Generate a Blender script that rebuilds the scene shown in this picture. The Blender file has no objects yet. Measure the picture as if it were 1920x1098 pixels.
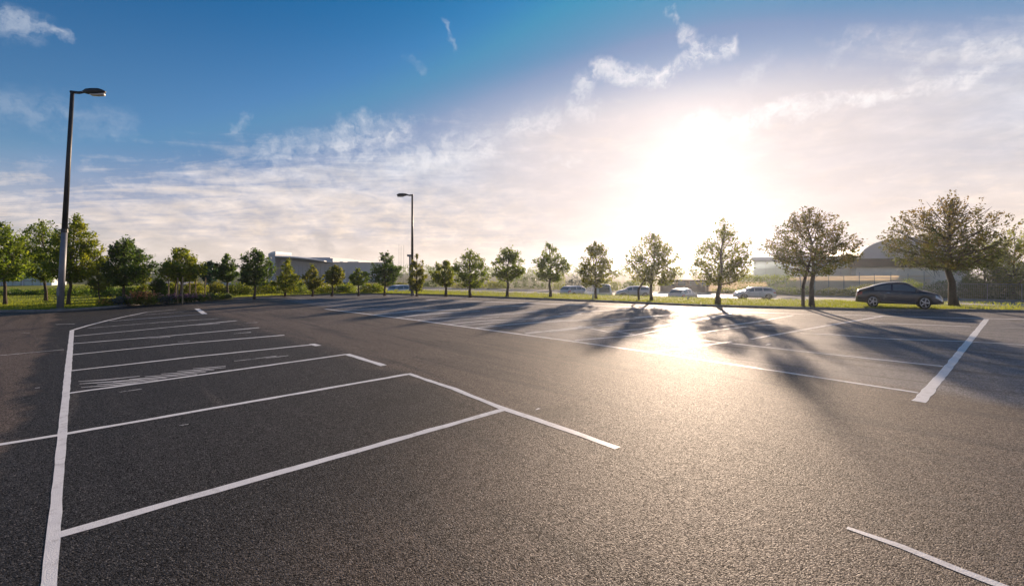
import bpy, bmesh, math, random
import numpy as np
from mathutils import Vector, Matrix

SC = bpy.context.scene
COL = SC.collection
CAMH = 2.05          # eye height, metres
F = 848.0            # focal length in units of the 1920 px wide frame
HOR = 509.0
CX = 960.0
LZ = 0.10            # lawn height above the lot
RZ = -1.0            # road and land beyond the lot
D1 = (-0.693, 0.721)  # direction of the left bay edge
D2 = (0.721, 0.693)   # direction of the bay lines

# ------------------------------------------------------------------ survey helpers
def G(px, py, z=0.0):
    Y = F * (CAMH - z) / (py - HOR)
    return ((px - CX) / F * Y, Y)

NN = (0.495, 0.869)   # normal of the public road, RR its direction
RR = (0.869, -0.495)
RC = 66.25
def beyond(px, n):
    """point n metres beyond the far side of the public road on the bearing px"""
    k = (px - CX) / F
    Y = (RC + n) / (NN[0] * k + NN[1])
    return (k * Y, Y)
def zat(py, Y):
    return CAMH - (py - HOR) * Y / F

# ------------------------------------------------------------------ object helpers
def tag(o, label=None, cat=None, group=None, kind=None):
    if label: o['label'] = label
    if cat: o['category'] = cat
    if group: o['group'] = group
    if kind: o['kind'] = kind
    return o

def thing(name, label, cat, loc=(0, 0, 0), rz=0.0, group=None):
    o = bpy.data.objects.new(name, None)
    o.empty_display_size = 0.2
    COL.objects.link(o)
    o.location = loc
    o.rotation_euler = (0, 0, rz)
    return tag(o, label, cat, group)

def mesh_obj(name, me, m, parent=None):
    o = bpy.data.objects.new(name, me)
    COL.objects.link(o)
    if m: me.materials.append(m)
    if parent: o.parent = parent
    return o

def bm_obj(name, bm, m, parent=None, smooth=False):
    me = bpy.data.meshes.new(name)
    bm.normal_update()
    bm.to_mesh(me); bm.free()
    if smooth:
        for p in me.polygons: p.use_smooth = True
    return mesh_obj(name, me, m, parent)

def py_obj(name, vs, fs, m, parent=None, smooth=False):
    me = bpy.data.meshes.new(name)
    me.from_pydata([tuple(v) for v in vs], [], fs)
    me.update()
    if smooth:
        for p in me.polygons: p.use_smooth = True
    return mesh_obj(name, me, m, parent)

def box(bm, x0, x1, y0, y1, z0, z1, M=None):
    vs = [bm.verts.new(v) for v in ((x0,y0,z0),(x1,y0,z0),(x1,y1,z0),(x0,y1,z0),(x0,y0,z1),(x1,y0,z1),(x1,y1,z1),(x0,y1,z1))]
    for f in ((0,3,2,1),(4,5,6,7),(0,1,5,4),(1,2,6,5),(2,3,7,6),(3,0,4,7)):
        bm.faces.new([vs[i] for i in f])
    if M is not None:
        for v in vs: v.co = M @ v.co
    return vs

def tube(bm, pts, rads, n=8, cap=True):
    """tapered tube through pts"""
    rings = []
    P = [Vector(p) for p in pts]
    for i, p in enumerate(P):
        d = (P[min(i+1, len(P)-1)] - P[max(i-1, 0)])
        if d.length < 1e-9: d = Vector((0, 0, 1))
        d.normalize()
        a = Vector((1, 0, 0)) if abs(d.x) < 0.8 else Vector((0, 1, 0))
        u = d.cross(a).normalized(); v = d.cross(u)
        rings.append([bm.verts.new(p + (u*math.cos(2*math.pi*k/n) + v*math.sin(2*math.pi*k/n))*rads[i]) for k in range(n)])
    for a, b in zip(rings, rings[1:]):
        for k in range(n):
            bm.faces.new((a[k], a[(k+1) % n], b[(k+1) % n], b[k]))
    if cap:
        bm.faces.new(rings[0][::-1]); bm.faces.new(rings[-1])

# ------------------------------------------------------------------ node helpers
class NT:
    def __init__(s, tree): s.t = tree; s.n = tree.nodes; s.l = tree.links
    def node(s, typ, ins=None, **kw):
        n = s.n.new(typ)
        for k, v in kw.items(): setattr(n, k, v)
        for k, v in (ins or {}).items():
            s.put(n.inputs[k], v)
        return n
    def put(s, sock, v):
        if isinstance(v, bpy.types.NodeSocket): s.l.new(v, sock)
        else:
            if hasattr(sock.default_value, '__len__') and not hasattr(v, '__len__'): v = (v, v, v, 1)[:len(sock.default_value)]
            if hasattr(v, '__len__') and len(sock.default_value) == 4 and len(v) == 3: v = tuple(v) + (1,)
            sock.default_value = v
    def m(s, op, a, b=None, c=None, clamp=False):
        n = s.n.new('ShaderNodeMath'); n.operation = op; n.use_clamp = clamp
        for i, v in enumerate((a, b, c)):
            if v is not None: s.put(n.inputs[i], v)
        return n.outputs[0]
    def v(s, op, a, b=None, scale=None):
        n = s.n.new('ShaderNodeVectorMath'); n.operation = op
        s.put(n.inputs[0], a)
        if b is not None: s.put(n.inputs[1], b)
        if scale is not None: s.put(n.inputs['Scale'], scale)
        return n.outputs['Value'] if op in ('DOT_PRODUCT', 'LENGTH', 'DISTANCE') else n.outputs[0]
    def step(s, x, lo, hi, a=0.0, b=1.0):
        n = s.n.new('ShaderNodeMapRange'); n.interpolation_type = 'SMOOTHSTEP'
        for k, v in zip(('Value', 'From Min', 'From Max', 'To Min', 'To Max'), (x, lo, hi, a, b)): s.put(n.inputs[k], v)
        return n.outputs[0]
    def lin(s, x, lo, hi, a=0.0, b=1.0):
        n = s.n.new('ShaderNodeMapRange')
        for k, v in zip(('Value', 'From Min', 'From Max', 'To Min', 'To Max'), (x, lo, hi, a, b)): s.put(n.inputs[k], v)
        return n.outputs[0]
    def mix(s, f, a, b, blend='MIX'):
        n = s.n.new('ShaderNodeMix'); n.data_type = 'RGBA'; n.blend_type = blend
        s.put(n.inputs[0], f); s.put(n.inputs[6], a); s.put(n.inputs[7], b)
        return n.outputs[2]
    def noise(s, vec, scale, detail=4, rough=0.5, dist=0.0, col=False):
        n = s.node('ShaderNodeTexNoise', {'Scale': scale, 'Detail': detail, 'Roughness': rough, 'Distortion': dist})
        if vec is not None: s.l.new(vec, n.inputs['Vector'])
        return n.outputs['Color'] if col else n.outputs['Fac']
    def xyz(s, vec):
        n = s.n.new('ShaderNodeSeparateXYZ'); s.l.new(vec, n.inputs[0]); return n.outputs
    def vec(s, x, y, z=0.0):
        n = s.n.new('ShaderNodeCombineXYZ')
        for i, q in enumerate((x, y, z)): s.put(n.inputs[i], q)
        return n.outputs[0]

def new_mat(name):
    m = bpy.data.materials.new(name); m.use_nodes = True
    t = NT(m.node_tree)
    b = m.node_tree.nodes['Principled BSDF']
    return m, t, b

def pos(t):
    return t.node('ShaderNodeNewGeometry').outputs['Position']

def simple(name, col, rough=0.6, metal=0.0, var=0.25, scale=6.0, bump=0.0, coat=0.0, spec=None, obj=True):
    m, t, b = new_mat(name)
    co = t.node('ShaderNodeTexCoord').outputs['Object'] if obj else pos(t)
    n = t.noise(co, scale, 6, 0.6)
    f = t.lin(n, 0.3, 0.7)
    dark = tuple(c*(1-var) for c in col); lite = tuple(min(1, c*(1+var)) for c in col)
    t.put(b.inputs['Base Color'], t.mix(f, dark, lite))
    t.put(b.inputs['Roughness'], t.lin(n, 0.2, 0.8, max(0.02, rough-0.1), min(1, rough+0.1)))
    b.inputs['Metallic'].default_value = metal
    if coat: b.inputs['Coat Weight'].default_value = coat; b.inputs['Coat Roughness'].default_value = 0.05
    if spec is not None: b.inputs['Specular IOR Level'].default_value = spec
    if bump:
        bp = t.node('ShaderNodeBump', {'Strength': bump, 'Distance': 0.02, 'Height': t.noise(co, scale*5, 5)})
        t.put(b.inputs['Normal'], bp.outputs[0])
    return m

# ------------------------------------------------------------------ camera
cam = bpy.data.cameras.new('camera'); co = bpy.data.objects.new('camera', cam); COL.objects.link(co)
co.location = (0, 0, CAMH); co.rotation_euler = (math.radians(90), 0, 0)
cam.sensor_width = 36.0; cam.lens = 36.0 * F / 1920.0
cam.shift_y = -(549.0 - HOR) / 1920.0
cam.clip_start = 0.1; cam.clip_end = 5000
SC.camera = co

# ------------------------------------------------------------------ sun and sky
SUN_AZ = math.atan2(1294 - CX, F)
SUN_EL = math.atan2(HOR - 306, math.hypot(1294 - CX, F))
SUN_DIR = Vector((math.cos(SUN_EL)*math.sin(SUN_AZ), math.cos(SUN_EL)*math.cos(SUN_AZ), math.sin(SUN_EL)))
sl = bpy.data.lights.new('sun', 'SUN'); sl.energy = 5.0; sl.angle = math.radians(1.3); sl.color = (1.0, 0.755, 0.55)
so = bpy.data.objects.new('sun', sl); COL.objects.link(so)
so.rotation_euler = (-SUN_DIR).to_track_quat('-Z', 'Y').to_euler()

def azel(px, py):
    dx = px - CX
    return (math.degrees(math.atan2(dx, F)), math.degrees(math.atan2(HOR - py, math.hypot(dx, F))))

def build_world():
    w = bpy.data.worlds.new('World'); SC.world = w; w.use_nodes = True
    t = NT(w.node_tree)
    for n in list(t.n): t.n.remove(n)
    out = t.node('ShaderNodeOutputWorld')
    sky = t.node('ShaderNodeTexSky', sky_type='NISHITA', sun_disc=False, sun_elevation=SUN_EL, sun_rotation=SUN_AZ,
                 altitude=50.0, air_density=1.0, dust_density=1.2, ozone_density=3.0)
    d = t.v('NORMALIZE', t.node('ShaderNodeTexCoord').outputs['Generated'])
    x, y, z = t.xyz(d)
    RAD = 180/math.pi
    az = t.m('MULTIPLY', t.m('ARCTAN2', x, y), RAD)
    el = t.m('MULTIPLY', t.m('ARCSINE', z), RAD)
    # wispy layers live on a flat deck overhead, so they foreshorten to the horizon
    zz = t.m('ADD', t.m('MAXIMUM', z, 0.0), 0.07)
    deck = t.vec(t.m('DIVIDE', x, zz), t.m('DIVIDE', y, zz))
    P = t.vec(az, el)
    wob = t.v('SUBTRACT', t.noise(P, 0.16, 5, 0.62, col=True), (0.5, 0.5, 0.5))
    Pw = t.v('ADD', P, t.v('SCALE', wob, scale=5.0))
    wob2 = t.v('SUBTRACT', t.noise(P, 0.9, 4, 0.6, col=True), (0.5, 0.5, 0.5))
    Pw = t.v('ADD', Pw, t.v('SCALE', wob2, scale=1.5))
    # fibres
    mp = t.node('ShaderNodeMapping', {'Vector': deck, 'Rotation': (0, 0, 0.5), 'Scale': (0.55, 1.5, 1)})
    fib = t.noise(mp.outputs[0], 1.6, 9, 0.62, 0.8)
    fine = t.noise(Pw, 0.55, 7, 0.62, 0.3)
    puff = t.noise(t.vec(az, t.m('MULTIPLY', el, 2.2)), 0.42, 8, 0.6, 0.4)

    # base sky : physical sky, cooler and deeper overhead
    tint = t.mix(t.step(el, 34, 9), (0.09, 0.80, 1.24), (0.90, 1.22, 1.46))
    base = t.mix(1.0, sky.outputs[0], tint, 'MULTIPLY')
    base = t.v('SCALE', base, scale=SKY_K)
    base = t.v('MINIMUM', base, (0.175, 0.275, 0.48))
    sun_c = t.v('DOT_PRODUCT', d, tuple(SUN_DIR))
    ang = t.m('MULTIPLY', t.m('ARCCOSINE', t.m('MINIMUM', sun_c, 0.99999)), RAD)
    SA, SE = math.degrees(SUN_AZ), math.degrees(SUN_EL)
    # the milky layer is flattened along the horizon
    ange = t.v('LENGTH', t.vec(t.m('MULTIPLY', t.m('SUBTRACT', az, SA), 0.55), t.m('MULTIPLY', t.m('SUBTRACT', el, SE), t.lin(el, SE-1, SE+1, 1.2, 1.75))))

    # veil of thin high cloud under a slanting edge
    edge = t.lin(az, -48, 8, 8.5, 20.0)
    edge = t.m('ADD', edge, t.m('MULTIPLY', t.m('SUBTRACT', fib, 0.5), 14.0))
    edge = t.m('ADD', edge, t.m('MULTIPLY', t.m('SUBTRACT', fine, 0.5), 7.0))
    veil = t.step(t.m('SUBTRACT', edge, el), -2.5, 5.0)
    tex = t.lin(t.m('ADD', t.m('MULTIPLY', fib, 0.45), t.m('MULTIPLY', puff, 0.55)), 0.36, 0.62, 0.50, 1.04)
    low = t.step(el, 9.0, 1.5)
    tex = t.m('MAXIMUM', tex, t.m('MULTIPLY', low, 0.93))
    veil = t.m('MULTIPLY', veil, tex)
    sunhz = t.m('MULTIPLY', t.step(az, 2, 22), t.step(el, 21, 6))
    veil = t.m('MAXIMUM', veil, t.m('MULTIPLY', sunhz, t.lin(fib, 0.3, 0.7, 0.72, 0.88)))
    lowhz = t.step(el, 13.0, 0.0)
    veil = t.m('MAXIMUM', veil, t.m('MULTIPLY', lowhz, 0.80))
    warm = t.m('MULTIPLY', t.step(ang, 78, 28), t.step(el, 15, 2))
    vcol = t.mix(t.step(el, 13, 3), (0.70, 0.71, 0.78), (0.80, 0.70, 0.65))
    vcol = t.mix(warm, vcol, (1.10, 0.90, 0.75))
    vcol = t.mix(t.step(ang, 30, 8), vcol, (0.80, 0.70, 0.68))
    # shading inside the veil
    sh = t.lin(t.noise(t.vec(t.m('ADD', az, 40), t.m('MULTIPLY', el, 2.6)), 0.22, 7, 0.55), 0.38, 0.66, 0.86, 1.08)
    vcol = t.v('SCALE', vcol, scale=sh)
    col = t.mix(veil, base, vcol)
    # thin milky cover round the sun
    near = t.mix(t.step(ange, 24, 8), (0.50, 0.56, 0.70), (0.80, 0.70, 0.69))
    near = t.mix(t.m('MULTIPLY', t.step(el, 13, 3), 0.8), near, (0.97, 0.80, 0.70))
    col = t.mix(t.m('MULTIPLY', t.step(ange, 25, 8), t.lin(veil, 0, 1, 1.0, 0.5)), col, near)

    # separate cirrus streaks
    def seg(a, b, wd, st):
        A = azel(*a); B = azel(*b)
        ba = (B[0]-A[0], B[1]-A[1], 0)
        L2 = ba[0]**2 + ba[1]**2
        pa = t.v('SUBTRACT', Pw, (A[0], A[1], 0))
        h = t.m('MULTIPLY', t.v('DOT_PRODUCT', pa, ba), 1/L2, clamp=True)
        q = t.v('LENGTH', t.v('SUBTRACT', pa, t.v('SCALE', ba, scale=h)))
        return t.m('MULTIPLY', t.step(q, wd, wd*0.12), st)
    S = [((1262,22),(1292,62),.9,.55),((1292,62),(1322,105),1.3,.8),((1318,108),(1362,92),1.5,.95),
         ((1305,122),(1205,138),1.5,.8),((1205,138),(1125,128),1.7,.7),((1098,150),(1085,195),1.9,.6),((1085,195),(1112,212),1.5,.5),
         ((1040,222),(960,232),1.8,.55),((1300,232),(1400,224),2.2,.8),((1380,232),(1500,203),1.5,1.0),((1500,203),(1640,174),1.2,1.0),((1640,174),(1845,138),1.1,.85),
         ((-40,10),(60,52),1.8,.65),((60,52),(122,76),.8,.6),((1015,305),(1145,289),.8,.5),
         ((500,285),(640,262),2.4,.5),((640,262),(750,245),2.6,1.0),((760,300),(905,280),2.6,.7),((650,290),(760,262),1.6,.5),((590,243),(610,250),1.0,.5),((1800,98),(1880,90),1.0,.6),((1780,105),(1700,140),.9,.35),
         ((828,25),(845,85),.55,.28),((770,110),(795,125),1.0,.2),((430,225),(462,212),.7,.35),((1540,130),(1580,70),1.2,.22),((1400,150),(1440,120),1.6,.25),
         ((0,190),(210,240),2.6,.22),((840,265),(915,262),2.0,.5)]
    mask = None
    for s_ in S:
        q = seg(*s_)
        mask = q if mask is None else t.m('MAXIMUM', mask, q)
    mask = t.m('MULTIPLY', mask, t.m('MULTIPLY', t.lin(fine, 0.36, 0.60, 0.12, 1.0), t.lin(fib, 0.35, 0.6, 0.55, 1.0)))
    scol = t.mix(t.step(ang, 55, 15), (0.66, 0.70, 0.78), (0.97, 0.92, 0.92))
    col = t.mix(mask, col, scol)
    # small grey cumulus low over the shed
    cum = None
    for a, b, wd, st in (((545,462),(600,448),1.1,.75),((560,470),(615,462),1.2,.7),((600,450),(622,444),.6,.6),((935,446),(985,452),.9,.4)):
        q = seg(a, b, wd, st)
        cum = q if cum is None else t.m('MAXIMUM', cum, q)
    col = t.mix(t.m('MULTIPLY', cum, t.lin(fine, 0.35, 0.55)), col, (0.60, 0.53, 0.50))

    # aureole of the veiled sun
    au = t.m('MULTIPLY', t.m('EXPONENT', t.m('MULTIPLY', t.m('MULTIPLY', ang, ang), -1/(5.0**2))), 0.16)
    au2 = t.m('MULTIPLY', t.m('EXPONENT', t.m('MULTIPLY', ang, -1/12.0)), 0.06)
    col = t.v('ADD', col, t.v('SCALE', (1.0, 0.93, 0.90), scale=au))
    col = t.v('ADD', col, t.v('SCALE', (1.0, 0.83, 0.74), scale=au2))
    bg = t.node('ShaderNodeBackground', {'Color': col, 'Strength': 0.635})
    t.l.new(bg.outputs[0], out.inputs['Surface'])
SKY_K = 0.085
build_world()

# ------------------------------------------------------------------ materials
SPEC = [None]
def asphalt_nodes(t, p, kind='lot'):
    """returns colour, roughness, bump height of worn asphalt"""
    x, y, z = t.xyz(p)
    a = t.m('ADD', t.m('MULTIPLY', x, D1[0]), t.m('MULTIPLY', y, D1[1]))
    b = t.m('ADD', t.m('MULTIPLY', x, D2[0]), t.m('MULTIPLY', y, D2[1]))
    big = t.noise(p, 0.35, 6, 0.6)
    mid = t.noise(p, 2.2, 5, 0.6)
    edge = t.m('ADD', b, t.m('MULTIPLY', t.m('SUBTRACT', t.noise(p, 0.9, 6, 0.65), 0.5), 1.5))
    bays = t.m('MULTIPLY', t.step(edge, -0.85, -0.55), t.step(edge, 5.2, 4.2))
    bays = t.m('MULTIPLY', bays, t.step(t.m('SUBTRACT', t.m('ADD', a, t.m('MULTIPLY', t.noise(p, 0.6, 5), 1.2)), t.m('MULTIPLY', b, 0.6)), 1.2, 4.6))  # sun glare put into the colour: dark bay tone thins towards near right
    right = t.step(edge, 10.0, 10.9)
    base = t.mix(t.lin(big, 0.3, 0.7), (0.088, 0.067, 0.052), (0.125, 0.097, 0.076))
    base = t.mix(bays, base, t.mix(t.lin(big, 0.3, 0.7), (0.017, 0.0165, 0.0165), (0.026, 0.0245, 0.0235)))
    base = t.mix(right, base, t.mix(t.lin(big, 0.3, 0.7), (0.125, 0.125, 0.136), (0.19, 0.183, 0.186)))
    # tyre tracks along the aisle
    st = t.noise(t.vec(t.m('MULTIPLY', a, 0.12), t.m('MULTIPLY', b, 1.6)), 1.3, 5, 0.6, 0.5)
    base = t.mix(t.m('MULTIPLY', t.step(st, 0.52, 0.36), 0.6), base, (0.03, 0.028, 0.027))
    base = t.mix(t.m('MULTIPLY', t.step(st, 0.60, 0.74), 0.35), base, (0.15, 0.13, 0.11))
    base = t.mix(t.m('MULTIPLY', t.step(mid, 0.60, 0.78), 0.12), base, (0.17, 0.15, 0.13))
    # aggregate : binder and stones
    vo = t.node('ShaderNodeTexVoronoi', {'Vector': p, 'Scale': 112.0, 'Randomness': 1.0})
    vb = t.node('ShaderNodeTexVoronoi', {'Vector': p, 'Scale': 58.0, 'Randomness': 1.0})
    g1 = t.noise(p, 85.0, 3, 0.7)
    stone = t.xyz(t.v('MULTIPLY', vo.outputs['Color'], (1, 1, 1)))[0]
    stone2 = t.xyz(t.v('MULTIPLY', vb.outputs['Color'], (1, 1, 1)))[1]
    k = t.m('MULTIPLY', t.lin(stone, 0, 1, 0.22, 2.0), t.lin(stone2, 0, 1, 0.42, 1.7))
    k = t.m('MULTIPLY', k, t.lin(g1, 0.3, 0.7, 0.6, 1.4))
    base = t.v('SCALE', base, scale=k)
    base = t.mix(t.step(stone, 0.93, 0.985), base, (0.18, 0.165, 0.15))
    h = t.m('SUBTRACT', t.m('MULTIPLY', g1, 0.9), t.m('ADD', vo.outputs['Distance'], t.m('MULTIPLY', vb.outputs['Distance'], 0.6)))
    rough = t.lin(stone, 0, 1, 0.76, 0.60)
    # oil drips and a few hairline cracks
    ov = t.node('ShaderNodeTexVoronoi', {'Vector': t.vec(t.m('MULTIPLY', a, 0.45), t.m('MULTIPLY', b, 0.22)), 'Scale': 1.0, 'Randomness': 1.0})
    od = t.m('ADD', ov.outputs['Distance'], t.m('MULTIPLY', t.m('SUBTRACT', t.noise(p, 2.6, 5, 0.65), 0.5), 0.55))
    oc = t.xyz(ov.outputs['Color'])[2]
    base = t.mix(t.m('MULTIPLY', t.m('MULTIPLY', t.step(od, 0.17, 0.03), t.step(oc, 0.35, 0.7)), 0.6), base, (0.016, 0.015, 0.014))
    cw = t.v('ADD', p, t.v('SCALE', t.v('SUBTRACT', t.noise(p, 0.8, 5, 0.65, col=True), (0.5, 0.5, 0.5)), scale=1.6))
    cr = t.node('ShaderNodeTexVoronoi', {'Vector': cw, 'Scale': 0.16, 'Randomness': 1.0}, feature='DISTANCE_TO_EDGE')
    cm = t.m('MULTIPLY', t.step(cr.outputs['Distance'], 0.0045, 0.0012), t.step(t.noise(p, 0.25, 4, 0.6), 0.50, 0.58))
    base = t.mix(t.m('MULTIPLY', cm, 0.75), base, (0.012, 0.011, 0.010))
    h = t.m('SUBTRACT', h, t.m('MULTIPLY', cm, 0.6))
    SPEC[0] = t.m('MULTIPLY', t.lin(stone, 0.1, 0.8, 0.08, 0.46), t.lin(g1, 0.35, 0.6, 0.55, 1.0))
    return base, rough, h, a, b

def asphalt_mat():
    m, t, bs = new_mat('asphalt')
    p = pos(t)
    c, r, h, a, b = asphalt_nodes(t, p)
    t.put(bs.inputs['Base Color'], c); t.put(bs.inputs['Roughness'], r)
    t.put(bs.inputs['Specular IOR Level'], SPEC[0])
    bp = t.node('ShaderNodeBump', {'Strength': 0.42, 'Distance': 0.010, 'Height': h})
    t.put(bs.inputs['Normal'], bp.outputs[0])
    return m

def paint_mat(name, wear):
    """road paint, worn through to the asphalt below"""
    m, t, bs = new_mat(name)
    p = pos(t)
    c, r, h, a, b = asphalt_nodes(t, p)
    n = t.noise(p, 26.0, 6, 0.72)
    n2 = t.noise(p, 3.0, 5, 0.6)
    w = t.m('ADD', t.m('MULTIPLY', n, 0.6), t.m('MULTIPLY', n2, 0.4))
    f = t.step(w, wear + 0.06, wear - 0.06)       # 1 = asphalt shows
    pc = t.mix(t.lin(n2, 0.3, 0.7), (0.80, 0.79, 0.78), (0.90, 0.89, 0.87))
    pc = t.mix(t.m('MULTIPLY', t.step(t.noise(p, 7.0, 6, 0.7), 0.50, 0.34), 0.45), pc, (0.42, 0.40, 0.37))
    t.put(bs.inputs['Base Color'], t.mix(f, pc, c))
    t.put(bs.inputs['Roughness'], t.lin(n, 0.3, 0.7, 0.42, 0.6))
    bp = t.node('ShaderNodeBump', {'Strength': 0.22, 'Distance': 0.006, 'Height': h})
    t.put(bs.inputs['Normal'], bp.outputs[0])
    return m

def grass_mat(name, ca, cb, cc):
    m, t, bs = new_mat(name)
    p = pos(t)
    n = t.noise(p, 0.25, 5, 0.6); n2 = t.noise(p, 9.0, 6, 0.7)
    c = t.mix(t.lin(n, 0.3, 0.7), ca, cb)
    c = t.mix(t.step(n2, 0.48, 0.68), c, cc)
    t.put(bs.inputs['Base Color'], c); bs.inputs['Roughness'].default_value = 0.9
    bs.inputs['Specular IOR Level'].default_value = 0.15
    bp = t.node('ShaderNodeBump', {'Strength': 0.9, 'Distance': 0.05, 'Height': n2})
    t.put(bs.inputs['Normal'], bp.outputs[0])
    return m

def leaf_mat(name, ca, cb, trans=0.52, gloss=0.35):
    m, t, bs = new_mat(name)
    at = t.node('ShaderNodeAttribute', attribute_name='tint')
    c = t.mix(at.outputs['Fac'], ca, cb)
    t.put(bs.inputs['Base Color'], c); bs.inputs['Roughness'].default_value = 0.55
    bs.inputs['Specular IOR Level'].default_value = gloss
    tr = t.node('ShaderNodeBsdfTranslucent', {'Color': t.mix(1.0, c, (1.5, 1.45, 0.7), 'MULTIPLY')})
    mx = t.node('ShaderNodeMixShader', {'Fac': trans})
    t.l.new(bs.outputs[0], mx.inputs[1]); t.l.new(tr.outputs[0], mx.inputs[2])
    t.l.new(mx.outputs[0], t.n['Material Output'].inputs['Surface'])
    return m

M = {}
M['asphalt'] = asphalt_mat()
M['paint'] = paint_mat('road_paint', 0.335)
M['paint_thin'] = paint_mat('road_paint_rubbed', 0.37)
M['paint_worn'] = paint_mat('road_paint_worn', 0.46)
M['lawn'] = grass_mat('lawn_grass', (0.20, 0.24, 0.026), (0.30, 0.30, 0.04), (0.14, 0.18, 0.02))
M['field'] = grass_mat('field_grass', (0.07, 0.09, 0.03), (0.11, 0.11, 0.04), (0.05, 0.06, 0.02))
M['blade'] = leaf_mat('grass_blade', (0.14, 0.19, 0.022), (0.29, 0.32, 0.045), 0.55, 0.2)
M['kerb'] = simple('kerb_concrete', (0.20, 0.19, 0.18), 0.85, var=0.3, scale=5, bump=0.3)
M['road'] = simple('road_surface', (0.16, 0.155, 0.15), 0.7, var=0.15, scale=0.6, obj=False)
M['road_edge'] = simple('road_edge_paving', (0.42, 0.40, 0.37), 0.75, var=0.12, scale=0.8, obj=False)
M['bark'] = simple('bark', (0.075, 0.055, 0.042), 0.9, var=0.4, scale=9, bump=0.6)
M['bark_pale'] = simple('bark_pale', (0.15, 0.115, 0.085), 0.9, var=0.35, scale=9, bump=0.6)
M['leaf_bright'] = leaf_mat('leaf_bright', (0.11, 0.17, 0.02), (0.33, 0.34, 0.04), 0.55)
M['leaf_mid'] = leaf_mat('leaf_mid', (.088,.155,.024), (.25,.30,.045), .57)
M['leaf_dark'] = leaf_mat('leaf_dark', (.044,.098,.024), (.135,.20,.042), .5)
M['leaf_teal'] = leaf_mat('leaf_teal', (0.025, 0.074, 0.063), (0.061, 0.131, 0.105), 0.3)
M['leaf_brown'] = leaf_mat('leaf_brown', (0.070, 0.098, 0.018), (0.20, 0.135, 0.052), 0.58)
M['leaf_olive'] = leaf_mat('leaf_olive', (.105,.140,.024), (.27,.26,.045), .57)
M['leaf_pale'] = leaf_mat('leaf_pale', (0.085, 0.135, 0.050), (0.17, 0.23, 0.09), 0.4)
M['leaf_blue'] = leaf_mat('leaf_blue', (0.045, 0.070, 0.075), (0.10, 0.14, 0.15), 0.3)
M['petal_pink'] = leaf_mat('petal_pink', (0.55, 0.25, 0.30), (0.75, 0.42, 0.45), 0.4)
M['petal_orange'] = leaf_mat('petal_orange', (0.58, 0.22, 0.10), (0.80, 0.42, 0.22), 0.4)
M['petal_purple'] = leaf_mat('petal_purple', (0.34, 0.14, 0.28), (0.58, 0.30, 0.46), 0.4)
M['lamp_dark'] = simple('lamp_black_metal', (0.028, 0.030, 0.032), 0.5, 0.3, var=0.2, scale=3)
M['lamp_grey'] = simple('grey_steel', (0.20, 0.205, 0.225), 0.5, 0.1, var=0.15, scale=4)
M['lamp_lens'] = simple('lamp_lens', (0.62, 0.56, 0.50), 0.2, var=0.08)
M['wood'] = simple('stake_wood', (0.36, 0.27, 0.17), 0.8, var=0.25, scale=8)
M['white_wall'] = simple('white_cladding', (0.66, 0.70, 0.76), 0.6, var=0.06, scale=1.2)
M['grey_wall'] = simple('grey_cladding', (0.44, 0.45, 0.48), 0.6, var=0.06, scale=0.8)
M['grey_wall_pale'] = simple('pale_grey_cladding', (0.52, 0.51, 0.52), 0.6, var=0.05, scale=0.8)
M['white_trim'] = simple('white_trim', (0.76, 0.76, 0.76), 0.5, var=0.05)
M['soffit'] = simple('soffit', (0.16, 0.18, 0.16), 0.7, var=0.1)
M['glass'] = simple('window_glass', (0.05, 0.075, 0.095), 0.08, var=0.2, scale=0.7, spec=0.8)
M['glass_pale'] = simple('pale_glass_wall', (0.42, 0.55, 0.56), 0.2, var=0.12, scale=0.5, spec=0.7)
M['mullion'] = simple('mullion_grey', (0.30, 0.32, 0.34), 0.5, 0.2)
M['dome'] = simple('dome_skin', (0.52, 0.49, 0.49), 0.55, var=0.08, scale=0.5)
M['dark_band'] = simple('dark_band', (0.012, 0.014, 0.010), 0.9, var=0.2)
M['cream'] = simple('cream_panel', (0.80, 0.74, 0.62), 0.7, var=0.10, scale=0.8)
M['hut'] = simple('hut_boards', (0.17, 0.13, 0.09), 0.8, var=0.2, scale=2)
M['fence_metal'] = simple('fence_metal', (0.30, 0.31, 0.29), 0.5, 0.4)
M['blue_sign'] = simple('blue_sign', (0.08, 0.20, 0.48), 0.5, var=0.1)
M['tyre'] = simple('tyre_rubber', (0.02, 0.02, 0.02), 0.85, var=0.2)
M['rim'] = simple('alloy_rim', (0.48, 0.48, 0.50), 0.3, 0.8, var=0.1)
M['carglass'] = simple('car_glass', (0.10, 0.15, 0.18), 0.06, var=0.1, spec=0.8)
M['chrome'] = simple('chrome', (0.62, 0.62, 0.64), 0.18, 0.95, var=0.05)
M['headlamp'] = simple('headlamp', (0.62, 0.66, 0.72), 0.12, var=0.08, coat=1.0)
M['taillamp'] = simple('tail_lamp', (0.34, 0.03, 0.02), 0.2, var=0.15, coat=1.0)
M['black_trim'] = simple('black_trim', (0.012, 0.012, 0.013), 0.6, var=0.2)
M['plate'] = simple('number_plate', (0.60, 0.58, 0.48), 0.5, var=0.08)
def carpaint(name, c, metal=0.35): return simple(name, c, 0.32, metal, var=0.06, scale=2, coat=1.0)
M['navy'] = simple('paint_navy', (0.026, 0.034, 0.052), 0.22, 0.0, var=0.06, scale=2, coat=0.6)
M['silver'] = carpaint('paint_silver', (0.50, 0.51, 0.54))
M['white'] = carpaint('paint_white', (0.74, 0.74, 0.76), 0.0)
M['pink_white'] = carpaint('paint_cream_white', (0.72, 0.66, 0.64), 0.0)
M['grey_car'] = carpaint('paint_grey', (0.22, 0.23, 0.25))
M['litter'] = simple('dry_leaf', (0.50, 0.42, 0.32), 0.7, var=0.3, scale=30)

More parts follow.
